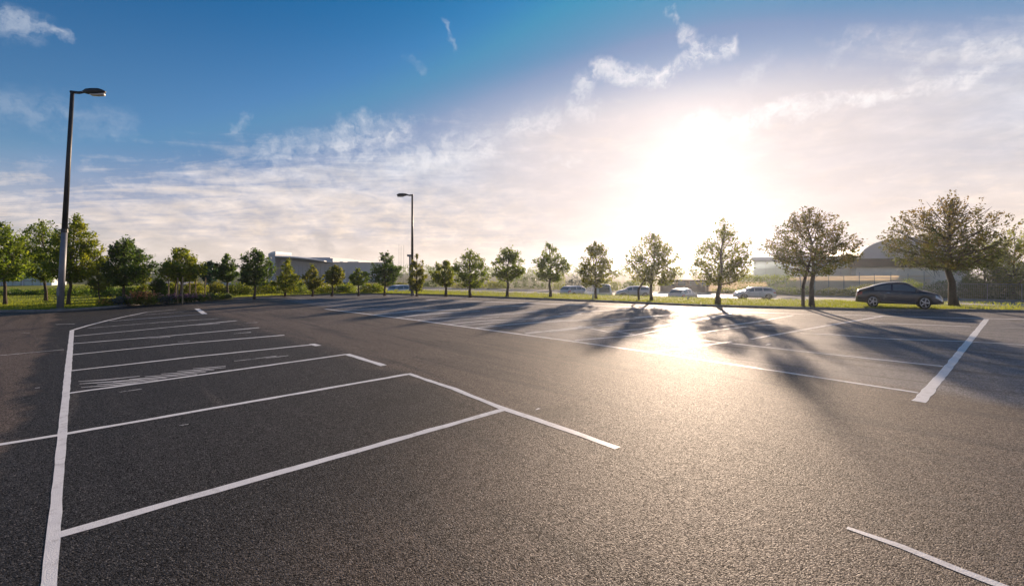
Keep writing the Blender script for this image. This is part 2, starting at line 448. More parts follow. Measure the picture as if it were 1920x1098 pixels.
def film_mat(name, c, tr):
    m, t, b = new_mat(name)
    n = t.noise(t.node('ShaderNodeTexCoord').outputs['Object'], 0.8, 5, 0.6)
    cc = t.mix(t.lin(n, .3, .7), tuple(q*.88 for q in c), c)
    t.put(b.inputs['Base Color'], cc); b.inputs['Roughness'].default_value = 0.5
    q = t.node('ShaderNodeBsdfTranslucent', {'Color': cc}); mx = t.node('ShaderNodeMixShader', {'Fac': tr})
    t.l.new(b.outputs[0], mx.inputs[1]); t.l.new(q.outputs[0], mx.inputs[2]); t.l.new(mx.outputs[0], t.n['Material Output'].inputs['Surface'])
    return m
def pane_mat(name, c, k):
    m, t, b = new_mat(name)
    t.put(b.inputs['Base Color'], c); b.inputs['Roughness'].default_value = 0.15
    q = t.node('ShaderNodeBsdfTransparent', {'Color': (0.90, 0.96, 0.95)}); mx = t.node('ShaderNodeMixShader', {'Fac': k})
    t.l.new(b.outputs[0], mx.inputs[1]); t.l.new(q.outputs[0], mx.inputs[2]); t.l.new(mx.outputs[0], t.n['Material Output'].inputs['Surface'])
    return m
M['pane'] = pane_mat('clear_glass_wall', (0.70, 0.80, 0.78), 0.48)
M['film'] = film_mat('fence_film', (0.84, 0.76, 0.62), 0.6)
# ------------------------------------------------------------------ ground, lot, lawn, road
def flat_poly(name, pts, z, m, kind='structure'):
    bm = bmesh.new()
    f = bm.faces.new([bm.verts.new((p[0], p[1], z)) for p in pts])
    if f.calc_area() and f.normal.z < 0: f.normal_flip()
    bm.free()
    from mathutils.geometry import delaunay_2d_cdt
    n = len(pts)
    vo, _, fo, *_ = delaunay_2d_cdt([Vector((p[0], p[1])) for p in pts], [(i, (i+1) % n) for i in range(n)], [list(range(n))], 1, 1e-5)
    bm = bmesh.new()
    vv = [bm.verts.new((v.x, v.y, z)) for v in vo]
    for tri in fo: bm.faces.new([vv[i] for i in tri])
    bm.normal_update()
    for q in bm.faces:
        if q.normal.z < 0: q.normal_flip()
    o = bm_obj(name, bm, m)
    return tag(o, kind=kind)

flat_poly('ground', [(-620, -150), (620, -150), (620, 720), (-620, 720)], RZ, M['field'])

edge_px = [(0,585),(107,583.5),(190,578),(260,571.5),(320,567),(400,562),(480,558),(550,555),(620,553),(690,552),(745,552),(840,554.5),(980,560),(1140,566),(1300,573),(1500,578.5),(1700,583),(1920,585)]
edge = [(-62, 6), (-42, 15), (-33.5, 19.2), (-28.5, 21.6)] + [G(*p) for p in edge_px] + [(38, 16.5), (62, 3)]
def smooth_line(pts, n=5):
    out = []
    P = [Vector((p[0], p[1], 0)) for p in pts]
    for i in range(len(P)-1):
        p0, p1, p2, p3 = P[max(i-1,0)], P[i], P[i+1], P[min(i+2, len(P)-1)]
        for k in range(n):
            s = k/n
            q = 0.5*((2*p1) + (p2-p0)*s + (2*p0-5*p1+4*p2-p3)*s*s + (3*p1-p0-3*p2+p3)*s**3)
            out.append((q.x, q.y))
    out.append((P[-1].x, P[-1].y))
    return out
edge = smooth_line(edge)
flat_poly('parking_lot', edge + [(62, -60), (-62, -60)], 0.0, M['asphalt'])

far = [(-180, 120), (-120, 88), (-60, 68), (-30, 57)] + [G(640, 547, LZ), G(740, 547, LZ), G(840, 547.8, LZ), G(980, 549.5, LZ), G(1140, 553.5, LZ), G(1300, 558, LZ), G(1500, 563.5, LZ), G(1700, 569, LZ), G(1850, 573, LZ)] + [(38, 22), (62, 9), (90, -5)]
far = smooth_line(far, 4)
flat_poly('lawn', edge[:0] + [(-180, -20), (-62, -20)] + [(p[0], p[1]) for p in edge] + [(90, -20)] + far[::-1], LZ, M['lawn'])

def kerb():
    bm = bmesh.new()
    P = [Vector((p[0], p[1], 0)) for p in edge]
    rows = []
    for i, p in enumerate(P):
        d = (P[min(i+1, len(P)-1)] - P[max(i-1, 0)]).normalized()
        n = Vector((-d.y, d.x, 0))
        rows.append([bm.verts.new(q) for q in (p - n*0.14 + Vector((0,0,-0.02)), p - n*0.13 + Vector((0,0,LZ-0.01)), p - n*0.11 + Vector((0,0,LZ+0.012)), p + n*0.02 + Vector((0,0,LZ+0.012)), p + n*0.02 + Vector((0,0,-0.02)))])
    for a, b in zip(rows, rows[1:]):
        for k in range(4): bm.faces.new((a[k], b[k], b[k+1], a[k+1]))
    bmesh.ops.recalc_face_normals(bm, faces=bm.faces)
    return tag(bm_obj('kerb', bm, M['kerb']), kind='structure')
kerb()

def embankment():
    bm = bmesh.new()
    P = [Vector((p[0], p[1], 0)) for p in far]
    rows = []
    for i, p in enumerate(P):
        d = (P[min(i+1, len(P)-1)] - P[max(i-1, 0)]).normalized()
        n = Vector((-d.y, d.x, 0))
        rows.append([bm.verts.new(q) for q in (p + Vector((0,0,LZ)), p + n*0.8 + Vector((0,0,LZ-0.15)), p + n*3.0 + Vector((0,0,RZ-0.05)))])
    for a, b in zip(rows, rows[1:]):
        for k in range(2): bm.faces.new((a[k], b[k], b[k+1], a[k+1]))
    bmesh.ops.recalc_face_normals(bm, faces=bm.faces)
    return tag(bm_obj('verge_slope', bm, M['lawn']), kind='structure')
embankment()

def road_pt(s, n):
    return (25 + RR[0]*s + NN[0]*n, 62 + RR[1]*s + NN[1]*n)
flat_poly('road', [road_pt(-150, -9.5), road_pt(110, -9.5), road_pt(110, 0), road_pt(-150, 0)], RZ + 0.008, M['road'])
flat_poly('pavement', [road_pt(-150, 0), road_pt(110, 0), road_pt(110, 2.6), road_pt(-150, 2.6)], RZ + 0.02, M['road_edge'])
flat_poly('road_shoulder', [road_pt(-150, -9.4), road_pt(110, -9.4), road_pt(110, -6.6), road_pt(-150, -6.6)], RZ + 0.016, M['road_edge'])

# ------------------------------------------------------------------ painted markings (surveyed points turned into ground strips)
MARK_Z = [0.0025]
def strip(pts, widths, m, name='bay_line', jitter=0.012, label=None, seed=0):
    """paint strip along ground points with real widths (m) and slightly rough edges"""
    rnd = random.Random(seed or int(abs(pts[0][0]*1000+pts[-1][1]*77)))
    P = [Vector((p[0], p[1], 0)) for p in pts]
    W = widths if isinstance(widths, (list, tuple)) else [widths]*len(P)
    Q = []
    for i in range(len(P)-1):
        L = (P[i+1]-P[i]).length
        n = max(1, int(L/0.25))
        for k in range(n):
            s = k/n
            Q.append((P[i].lerp(P[i+1], s), W[i]*(1-s)+W[i+1]*s))
    Q.append((P[-1], W[-1]))
    vs, fs = [], []
    for i, (p, w) in enumerate(Q):
        d = (Q[min(i+1, len(Q)-1)][0] - Q[max(i-1, 0)][0]).normalized()
        n = Vector((-d.y, d.x, 0))
        j1, j2 = rnd.uniform(-1, 1)*jitter, rnd.uniform(-1, 1)*jitter
        vs.append(p + n*(w/2 + j1) + Vector((0,0,MARK_Z[0]))); vs.append(p - n*(w/2 + j2) + Vector((0,0,MARK_Z[0])))
    for i in range(len(Q)-1): fs.append((2*i+1, 2*i+3, 2*i+2, 2*i))
    MARK_Z[0] += 0.00003
    return tag(py_obj(name, vs, fs, m), kind='structure')

def pstrip(px, widths, m, **k):
    return strip([G(*p) for p in px], widths, m, **k)

# left row : thick edge line, then the bay lines
pstrip([(88,1130),(92,1085),(106,940),(119,790),(128,690),(135,619)], [.078,.078,.078,.085,.105,.11], M['paint'], name='edge_line', jitter=.004)
pstrip([(135,619),(165,610),(200,601),(240,592),(275,585),(330,580)], [.10,.10,.10,.09,.08,.06], M['paint_thin'], name='edge_line', jitter=.01)
pstrip([(109,1002),(945,767)], [.115,.115], M['paint'])
pstrip([(-60,843),(112,815)], [.10,.10], M['paint'])
pstrip([(117,814),(440,758),(765,701)], [.10,.11,.12], M['paint'])
pstrip([(127,737),(400,699),(650,664)], [.10,.11,.12], M['paint'])
pstrip([(131,695),(360,669),(593,645)], [.09,.11,.13], M['paint'])
pstrip([(134,665),(330,645),(533,628)], [.09,.10,.15], M['paint_thin'])
pstrip([(137,644),(310,630),(486,614)], [.09,.09,.15], M['paint_thin'])
pstrip([(139,630),(300,615),(443,601)], [.08,.09,.15], M['paint_thin'])
pstrip([(165,615),(300,604),(410,597)], [.07,.08,.08], M['paint_worn'])
pstrip([(205,602),(310,594),(388,588)], [.07,.08,.08], M['paint_thin'])
pstrip([(240,592),(310,587),(345,584)], [.06,.06,.06], M['paint_worn'])
pstrip([(369,578.5),(384,588.5)], [.22,.22], M['paint'], name='bay_end_line')
pstrip([(765,700),(850,728),(945,766),(1060,804),(1158,840)], [.10,.10,.11,.115,.11], M['paint'], name='bay_end_line')
pstrip([(650,663.5),(720,685)], [.14,.14], M['paint'], name='bay_end_line')
pstrip([(585,644.5),(597,648)], [.16,.16], M['paint'], name='bay_end_line')
pstrip([(1588,989),(1690,1025),(1800,1068),(1960,1130)], [.06,.075,.085,.085], M['paint'], name='bay_end_line')
# faint line left of the row
pstrip([(104,608),(140,607)], [.08,.08], M['paint_worn'], name='faint_line')
pstrip([(-20,668),(120,655)], [.05,.05], M['paint_worn'], name='faint_line')
# right row
pstrip([(610,579),(700,590),(780,600),(890,615),(1075,640),(1220,660),(1460,696),(1722,736)], [.15,.15,.14,.14,.125,.115,.10,.095], M['paint'], name='row_front_line')
pstrip([(1723,753),(1775,692),(1810,648),(1850,598)], [.165,.15,.155,.165], M['paint'], name='row_end_line')
pstrip([(1375,644),(1500,658),(1768,686.5)], [.115,.105,.10], M['paint'], name='row_line')
pstrip([(1180,628),(1280,634),(1375,644)], [.05,.07,.09], M['paint_worn'], name='row_line')
pstrip([(1500,624.5),(1560,627),(1660,635)], [.09,.16,.10], M['paint_thin'], name='row_line')
pstrip([(1660,635),(1815,640),(1960,649)], [.12,.11,.11], M['paint'], name='row_line')
pstrip([(1640,605.5),(1720,608),(1820,612)], [.12,.17,.13], M['paint'], name='row_line')
pstrip([(1820,612),(1980,618)], [.08,.08], M['paint_worn'], name='row_line')
pstrip([(800,562),(980,567.5),(1130,573.5),(1300,581.5),(1500,588.5),(1700,593.5),(1850,597),(1990,600)], [.30,.42,.42,.38,.26,.22,.2,.2], M['paint'], name='lot_edge_line', jitter=.03)
def wig(px, w, m, seed):
    pstrip(px, w, m, name='row_cross_line', seed=seed, jitter=.02)
wig([(1222,660),(1300,650),(1372,640)], [.10,.11,.12], M['paint'], 1)
wig([(1408,635.5),(1540,612),(1658,592)], [.10,.12,.14], M['paint'], 2)
wig([(1350,612),(1420,603),(1488,591)], [.12,.13,.12], M['paint'], 3)
wig([(1078,638),(1185,629),(1245,617),(1300,607)], [.12,.12,.12,.1], M['paint'], 4)
wig([(985,625),(1050,618),(1090,613),(1150,611)], [.12,.12,.13,.1], M['paint'], 5)
wig([(890,615),(970,607),(1090,600),(1180,597)], [.12,.14,.14,.12], M['paint'], 6)
wig([(838,608),(900,602),(1000,597),(1090,588)], [.12,.13,.14,.14], M['paint'], 7)
wig([(782,600),(880,593),(960,588),(1020,582)], [.12,.14,.14,.14], M['paint_thin'], 8)
wig([(742,595),(830,587),(900,583)], [.12,.16,.16], M['paint_thin'], 9)
wig([(700,590),(780,583),(865,580)], [.12,.2,.3], M['paint_thin'], 10)
wig([(640,582),(740,578),(800,576)], [.1,.15,.15], M['paint_thin'], 11)
wig([(1085,611),(1140,622),(1200,617),(1290,602),(1370,588)], [.10,.11,.11,.14,.2], M['paint'], 12)
wig([(1120,609),(1160,606),(1215,605)], [.14,.16,.1], M['paint_thin'], 13)
wig([(1160,622),(1190,627),(1230,628)], [.08,.09,.09], M['paint_thin'], 14)
wig([(1190,595),(1260,590),(1330,584)], [.2,.3,.2], M['paint_thin'], 15)
wig([(1050,588),(1100,584),(1180,580)], [.2,.25,.2], M['paint_thin'], 16)
wig([(1415,610),(1450,609),(1500,613)], [.1,.16,.08], M['paint_thin'], 17)
wig([(880,577),(940,574),(1000,573)], [.2,.25,.2], M['paint_thin'], 18)
for k, (a_, b_) in enumerate((((930,611),(1075,599)),((1030,622),(1165,608)),((760,593),(850,585)),((815,604),(935,594)),((860,611),(985,601)),((720,587),(820,580)),((1000,600),(1120,588)),((1110,606),(1250,591)),((1240,611),(1375,591)),((1290,628),(1400,612)))):
    wig([a_, ((a_[0]+b_[0])/2, (a_[1]+b_[1])/2-1), b_], [.07,.10,.09], M['paint_thin' if k % 3 else 'paint_worn'], 40+k)
# hatched patch of rubbed strokes in the fourth bay
hat = [((147,715),(200,711.5),(262,705)), ((149,719.5),(215,715),(285,708))]
for k in range(8):
    x0, y0 = 152 + 30*k, 726 - 5.0*k
    L_ = min(128 - 14*(k % 3), 423 - x0)
    hat.append(((x0, y0), (x0 + L_*.5, y0 - L_*.033), (x0 + L_, y0 - L_*.078)))
for k, h_ in enumerate(hat):
    pstrip(list(h_), [.025,.06,.035], M['paint'], name='hatch_stroke', seed=100+k, jitter=.005)
for k, (px, py, w, l) in enumerate(((1008,767,.05,.10),(48,624,.07,.2),(70,727,.04,.06),(455,624,.1,.5),(300,633,.08,.5),(390,608,.1,.8),(470,605,.06,.5),(345,640,.05,.3),(480,672,.05,.9),(520,669,.05,.5),(245,732,.03,.3),(345,796,.02,.1),(1440,646,.1,.4))):
    x, y = G(px, py)
    strip([(x - l/2*D2[0], y - l/2*D2[1]), (x + l/2*D2[0], y + l/2*D2[1])], [w*.6, w], M['paint_worn'] if k else M['paint'], name='paint_spot', seed=200+k)

# ------------------------------------------------------------------ leaves
def leaves_mesh(name, C, S, T, rng, flat=0.35, aspect=0.6, dirs=None):
    """many separate leaf-shaped faces; C centres, S sizes, T tint"""
    n = len(C)
    nrm = rng.normal(size=(n, 3)); nrm[:, 2] = np.abs(nrm[:, 2]) + flat
    nrm /= np.linalg.norm(nrm, axis=1, keepdims=True)
    a = rng.normal(size=(n, 3))
    if dirs is not None: a = a*0.5 + dirs
    a -= nrm*np.sum(a*nrm, axis=1, keepdims=True); a /= np.linalg.norm(a, axis=1, keepdims=True) + 1e-9
    b = np.cross(nrm, a)
    s = S[:, None]
    V = np.empty((n, 4, 3))
    V[:, 0] = C - a*s*0.5; V[:, 1] = C + b*s*0.5*aspect + nrm*s*0.08 - a*s*0.05
    V[:, 2] = C + a*s*0.5; V[:, 3] = C - b*s*0.5*aspect + nrm*s*0.08 - a*s*0.05
    me = bpy.data.meshes.new(name)
    me.vertices.add(n*4); me.vertices.foreach_set('co', V.reshape(-1))
    me.loops.add(n*4); me.loops.foreach_set('vertex_index', np.arange(n*4, dtype=np.int32))
    me.polygons.add(n); me.polygons.foreach_set('loop_start', np.arange(0, n*4, 4, dtype=np.int32))
    me.update(calc_edges=True)
    at = me.attributes.new('tint', 'FLOAT', 'POINT')
    at.data.foreach_set('value', np.repeat(np.clip(T, 0, 1), 4).astype(np.float32))
    return me

def crown_prof(t, bulge, tip):
    t = np.clip(t, 0, 1)
    up = np.where(t < bulge, 0.55 + 0.45*np.sin(t/bulge*math.pi/2), np.cos((t-bulge)/(1-bulge)*math.pi/2)**tip)
    return up

TREES = []
def tree(px, base, left, right, top, bottom, seed, leafm, label, group, z0=LZ, nl=5200, leaf=0.17, bulge=0.3, tip=0.75, trunk=0.09,
         limbs=20, stems=None, bark='bark', name='tree', cat='tree', site=None, clump=0.16, spiky=1.0, gap=0.0, twigs=8):
    rng = np.random.default_rng(seed); rnd = random.Random(seed)
    x, y = site if site else G(px, base, z0)
    sc = y/F
    r = thing(name, label, cat, (x, y, z0), 0, group)
    zt = zat(top, y) - z0; zb = zat(bottom, y) - z0
    H = zt - zb
    cxo = ((left + right)/2 - px)*sc
    R = (right - left)/2*sc
    tb = bmesh.new()
    lead = [Vector((0, 0, -0.1))]
    nseg = 9
    for i in range(1, nseg+1):
        s = i/nseg
        lead.append(Vector((cxo*s**1.3 + rnd.uniform(-1, 1)*0.05*R, rnd.uniform(-1, 1)*0.06*R, zt*0.97*s)))
    rad = [trunk*(1.25 if i == 0 else (1 - 0.9*(i/nseg)**0.9)) for i in range(nseg+1)]
    tube(tb, lead, rad, 8)
    def lead_at(z):
        s = max(0, min(0.999, z/(zt*0.97)))*nseg
        i = int(s); return lead[i].lerp(lead[i+1], s-i)
    for (dx, rr) in (stems or []):
        e = lead_at(zb + 0.25*H)
        tube(tb, [Vector((dx, 0.1, -0.1)), Vector((dx*1.05, 0.05, zb*0.6)), Vector((dx*0.6, 0, zb + 0.05*H)), e], [rr*1.1, rr, rr*0.8, rr*0.5], 7)
    C = []; T = []; Dr = []; Z = []
    # main limbs sweep out and up to the crown's surface
    ga = rnd.random()*6.28
    knots = []
    for k in range(limbs):
        u = (k + 0.5)/limbs
        zs = zb - 0.05*H + 0.72*H*u
        p0 = lead_at(zs)
        ga += 2.399963
        az = ga + rnd.uniform(-.35, .35)
        te = min(0.97, u*0.72 + 0.10 + 0.22*u + rnd.uniform(0, .06))
        wr = R*float(crown_prof(np.array(te), bulge, tip))*rnd.uniform(0.72, 0.95)
        e = Vector((cxo*0.8 + math.cos(az)*wr, math.sin(az)*wr*0.9, zb + te*H))
        mid = p0.lerp(e, 0.5) + Vector((0, 0, -0.04*H + rnd.uniform(-.03, .02)*H))
        br = max(0.012, trunk*0.40*(1 - 0.7*u))
        tube(tb, [p0, mid, e], [br, br*0.6, 0.006], 5, cap=False)
        for s in (.35, .55, .75, .95):
            knots.append(p0.lerp(mid, s*2) if s < .5 else mid.lerp(e, s*2-1))
    for s in np.linspace(.3, .97, 10): knots.append(lead_at(zb + (zt-zb)*s*.97))
    KN = np.array([tuple(q) for q in knots])
    # leafy sprays fill the crown, dense inside and ragged at the surface
    nsp = int(nl/38)
    ts = []
    while len(ts) < nsp:
        t_ = rnd.random()
        if rnd.random() < float(crown_prof(np.array(t_), bulge, tip))**1.6 + .05: ts.append(t_)
    lump = [(rnd.uniform(0, 6.283), rnd.uniform(0, 1), rnd.uniform(-.36, .26)) for _ in range(14)]
    for i, t_ in enumerate(ts):
        az = rnd.uniform(0, 6.283)
        wl = R*float(crown_prof(np.array(t_), bulge, tip))
        f = 1.0
        for (la, lt, lv) in lump:
            da = (az - la + math.pi) % (2*math.pi) - math.pi
            f += lv*math.exp(-(da/.5)**2 - ((t_-lt)/.13)**2)
        wl *= f
        rr = wl*(rnd.uniform(.12, 1.0)**.55)*rnd.uniform(.9, 1.04)
        b1 = Vector((cxo*min(1, .5+t_) + math.cos(az)*rr, math.sin(az)*rr*.95, zb + t_*H*(1.0 if rnd.random() > .2 else 1.03)))
        out = Vector((math.cos(az), math.sin(az), 0))*(.35 + .65*rr/max(wl, .01))
        dist = np.linalg.norm(KN - np.array(b1), axis=1) + np.maximum(0, KN[:, 2] - b1.z)*1.5
        kn = Vector(KN[int(np.argmin(dist))])
        d = (out*0.8 + Vector((rnd.gauss(0, .3), rnd.gauss(0, .3), (.35 + .75*t_)*spiky))).normalized()
        L = R*rnd.uniform(.16, .34)
        if t_ > .55 and rnd.random() < .22:
            L *= 1.5; b1 = b1 + Vector((0, 0, rnd.uniform(.02, .11)*H))*spiky; d = (d + Vector((0, 0, 1.2))).normalized()
        b0 = b1 - d*L
        if (kn - b0).length < R*.75: tube(tb, [kn, b0, b1], [.011, .008, .003], 3, cap=False)
        shade = rnd.gauss(0, .17)
        for q in range(38):
            w = rnd.random()
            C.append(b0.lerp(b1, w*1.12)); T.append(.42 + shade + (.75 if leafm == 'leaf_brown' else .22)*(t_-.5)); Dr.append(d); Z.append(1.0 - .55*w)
    for q in range(50):
        w = rnd.random()
        C.append(lead_at(zt*.90).lerp(lead_at(zt*.99), w)); T.append(.6); Dr.append(Vector((0, 0, 1))); Z.append(.5 - .4*w)
    C = np.array([tuple(c) for c in C]); T = np.array(T); Dr = np.array([tuple(d) for d in Dr]); Z = np.array(Z)
    C = C + rng.normal(size=C.shape)*np.array([1, 1, 0.8])*clump*min(1.25, .35 + .42*R)*Z[:, None]
    keep = C[:, 2] > zb - 0.05*H
    C, T, Dr = C[keep], T[keep], Dr[keep]
    T = T + rng.normal(size=len(T))*0.15
    S = leaf*rng.uniform(0.6, 1.25, len(C))
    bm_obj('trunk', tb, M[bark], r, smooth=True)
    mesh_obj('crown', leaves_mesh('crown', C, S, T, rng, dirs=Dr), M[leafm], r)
    TREES.append((r, px, y))
    return r

def bush(px, base, left, right, top, seed, leafm, label, group=None, z0=LZ, nl=1600, leaf=0.15, lumps=9, name='shrub', cat='shrub', site=None, depth=None, boxy=0.0, petals=None, npet=0, stems=4):
    rng = np.random.default_rng(seed); rnd = random.Random(seed)
    x, y = site if site else G(px, base, z0)
    sc = y/F
    r = thing(name, label, cat, (x, y, z0), 0, group)
    zt = zat(top, y) - z0
    W = (right - left)/2*sc; cxo = ((left+right)/2 - px)*sc
    D = depth if depth else min(W, 1.6)
    C = []; T = []
    per = nl//lumps
    for k in range(lumps):
        u = (k + 0.5)/lumps*2 - 1
        lx = cxo + W*(u*0.78 + rnd.uniform(-.1, .1)) if lumps > 1 else cxo
        hh = zt*(1.0 if boxy else (0.66 + 0.34*rnd.random())*(1 - 0.35*abs(u)**2.5))*rnd.uniform(0.92 if boxy else .85, 1.0)
        rx = max(W/lumps*2.1, 0.28*W); ry = D*rnd.uniform(0.7, 1.0)
        ly = rnd.uniform(-.3, .3)*D
        v = rng.normal(size=(per, 3)); v /= np.linalg.norm(v, axis=1, keepdims=True)
        rad = rng.uniform(0.55, 1.06, (per, 1))**0.6
        if boxy: v = np.sign(v)*np.abs(v)**(1 - 0.55*boxy)
        q = v*rad*np.array([rx, ry, hh*0.52]) + np.array([lx, ly, hh*0.50])
        lim = q[:, 0] - cxo
        q = q[(np.abs(lim) < W*1.04) & (q[:, 2] > 0)]
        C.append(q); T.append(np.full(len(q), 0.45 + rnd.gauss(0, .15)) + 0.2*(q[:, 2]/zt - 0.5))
    C = np.concatenate(C); T = np.concatenate(T) + rng.normal(size=len(C))*0 if False else np.concatenate(T)
    T = T + rng.normal(size=len(T))*0.15
    C = C + rng.normal(size=C.shape)*0.06
    S = leaf*rng.uniform(0.6, 1.3, len(C))
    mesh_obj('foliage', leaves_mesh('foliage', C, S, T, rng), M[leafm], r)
    if stems:
        for k in range(stems):
            bm = bmesh.new()
            sx = cxo + W*rnd.uniform(-.5, .5)
            tube(bm, [(sx*0.8, 0, -.05), (sx, rnd.uniform(-.2, .2)*D, zt*0.6)], [0.03, 0.012], 5)
            bm_obj('stem', bm, M['bark'], r)
    if petals:
        i = rng.choice(len(C), npet); P = C[i] + rng.normal(size=(npet, 3))*0.05
        P[:, 2] = np.abs(P[:, 2])*0.6 + zt*0.42*rng.uniform(0.7, 1.25, npet)
        mesh_obj('blossoms', leaves_mesh('blossoms', P, 0.11*rng.uniform(.6, 1.3, npet), rng.random(npet), rng, aspect=.9), M[petals], r)
    return r

GL = 'young trees along the lawn'
GR = 'backlit trees along the verge'
# left lawn
tree(10, 572, -62, 47, 412, 522, 11, 'leaf_mid', 'bushy green tree cut off by the left picture edge, on the lawn', GL, nl=7020, bulge=.35, tip=.6)
tree(86, 564, 34, 122, 410, 524, 12, 'leaf_mid', 'loose feathery green tree behind the tall lamp post, left of the bright one', GL, nl=7560, bulge=.3, tip=.7, leaf=.15)
tree(128, 572, 96, 191, 405, 524, 13, 'leaf_bright', 'bright yellow-green tree right beside the tall lamp post', GL, nl=8370, bulge=.3, tip=.8, leaf=.15)
tree(186, 573, 160, 206, 498, 545, 14, 'leaf_olive', 'small olive sapling on a thin trunk before the dark round tree', GL, nl=1200, trunk=.045, limbs=10, leaf=.13)
tree(232, 566, 184, 284, 448, 532, 15, 'leaf_dark', 'dark round-crowned tree beside the blue-grey grass clumps', GL, nl=8100, bulge=.33, tip=.65, leaf=.16)
tree(270, 562, 252, 287, 492, 545, 16, 'leaf_bright', 'slim pale-leaved tree rising from the orange blossoms', GL, nl=1500, trunk=.04, limbs=12, leaf=.13)
tree(338, 564, 298, 383, 462, 525, 17, 'leaf_bright', 'yellow-green tree with raised shoots standing among pale stakes', GL, nl=6480, bulge=.25, tip=.8, stems=[(-.35, .05)], bark='bark_pale', spiky=1.3, leaf=.15)
tree(395, 552, 376, 410, 490, 530, 18, 'leaf_teal', 'small blue-green tree between the staked tree and its dark neighbour', GL, nl=2600, bulge=.4, tip=.5, limbs=14)
tree(426, 556, 404, 448, 476, 527, 19, 'leaf_dark', 'narrow dark tree with a pointed top by the end of the flower bed', GL, nl=3600, bulge=.3, tip=.8)
tree(476, 558, 446, 516, 466, 532, 20, 'leaf_dark', 'dense dark green tree in front of the left end of the grey hall', GL, nl=5200, bulge=.35, tip=.65)
tree(535, 554, 512, 566, 486, 545, 21, 'leaf_bright', 'pointed yellow-green tree in front of the curved white roof', GL, nl=2900, bulge=.2, tip=1.0)
tree(586, 553, 567, 610, 499, 541, 22, 'leaf_olive', 'small round yellowish tree under the roof canopy of the grey hall', GL, nl=2600, bulge=.35, tip=.6)
tree(622, 553, 606, 650, 495, 533, 23, 'leaf_olive', 'small spreading tree at the right end of the curved white roof', GL, nl=2600, bulge=.3, tip=.7)
tree(672, 552.5, 654, 692, 501, 534, 24, 'leaf_mid', 'smallest tree of the row, in front of the low grey wing', GL, nl=1900, bulge=.3, tip=.9, trunk=.08)
tree(721, 552, 689, 757, 472, 531, 25, 'leaf_dark', 'dark spreading tree left of the distant lamp post', GL, nl=4600, bulge=.3, tip=.75)
# along the far edge, to the right
tree(781, 553, 763, 800, 476, 545, 26, 'leaf_olive', 'slim upright tree hugging the distant lamp post', GR, nl=2600, bulge=.35, tip=.8, spiky=1.3)
tree(836, 553.5, 806, 858, 487, 535, 27, 'leaf_bright', 'light green tree right of the distant lamp post', GR, nl=3300, bulge=.35, tip=.7, trunk=.12)
tree(882, 555, 846, 918, 470, 537, 28, 'leaf_mid', 'full round green tree between the light green one and the oval-crowned one', GR, nl=4200, bulge=.4, tip=.6, trunk=.12)
tree(951, 556, 921, 987, 464, 526, 29, 'leaf_mid', 'oval-crowned green tree left of the two-tipped tree', GR, nl=4000, bulge=.45, tip=.55, trunk=.12)
tree(1032, 557, 995, 1068, 455, 525, 30, 'leaf_mid', 'two-tipped green tree left of the white-roofed dark car', GR, nl=3700, bulge=.3, tip=.8, spiky=1.3, trunk=.12)
tree(1118, 560, 1076, 1157, 449, 535, 31, 'leaf_olive', 'pointed olive tree in front of the small white van', GR, nl=3900, bulge=.3, tip=.85, trunk=.1)
tree(1222, 563, 1168, 1286, 434, 530, 32, 'leaf_olive', 'ragged golden-olive tree with two trunks at the silver car', GR, nl=4600, bulge=.3, tip=.8, stems=[(-.85, .07)], bark='bark_pale', spiky=1.3, trunk=.11)
tree(1345, 570, 1295, 1422, 417, 530, 33, 'leaf_olive', 'golden tree with a pointed top directly below the sun', GR, nl=5200, bulge=.28, tip=.95, trunk=.15, bark='bark_pale', limbs=22, leaf=.15)
tree(1522, 575, 1428, 1606, 386, 512, 34, 'leaf_brown', 'wide brownish tree on twin trunks left of the dark coupe', GR, nl=9000, bulge=.36, tip=.62, trunk=.14, stems=[(-.42, .085)], limbs=28, leaf=.135, clump=.12, twigs=9)
tree(1789, 573, 1664, 1884, 368, 500, 35, 'leaf_brown', 'largest spreading brown-leaved tree with a thick trunk, right of the dark coupe', GR, nl=12000, bulge=.34, tip=.55, trunk=.21, limbs=32, leaf=.135, clump=.11, twigs=10)
tree(1905, 0, 1842, 1965, 430, 540, 36, 'leaf_bright', 'broad green tree behind the wire fence at the right picture edge', None, z0=RZ, site=beyond(1905, 4), nl=9000, bulge=.4, tip=.45, trunk=.16, limbs=26, leaf=.2)
tree(1845, 0, 1790, 1900, 452, 545, 37, 'leaf_mid', 'lower dark tree behind the fence between the big tree and the edge', None, z0=RZ, site=beyond(1845, 7), nl=7000, bulge=.45, tip=.4, trunk=.14, limbs=24, leaf=.2)
tree(1985, 0, 1925, 2060, 440, 545, 38, 'leaf_mid', 'green tree mostly outside the frame past the end of the fence', None, z0=RZ, site=beyond(1985, 3), nl=4000, bulge=.4, tip=.45, trunk=.14, limbs=20, leaf=.22)

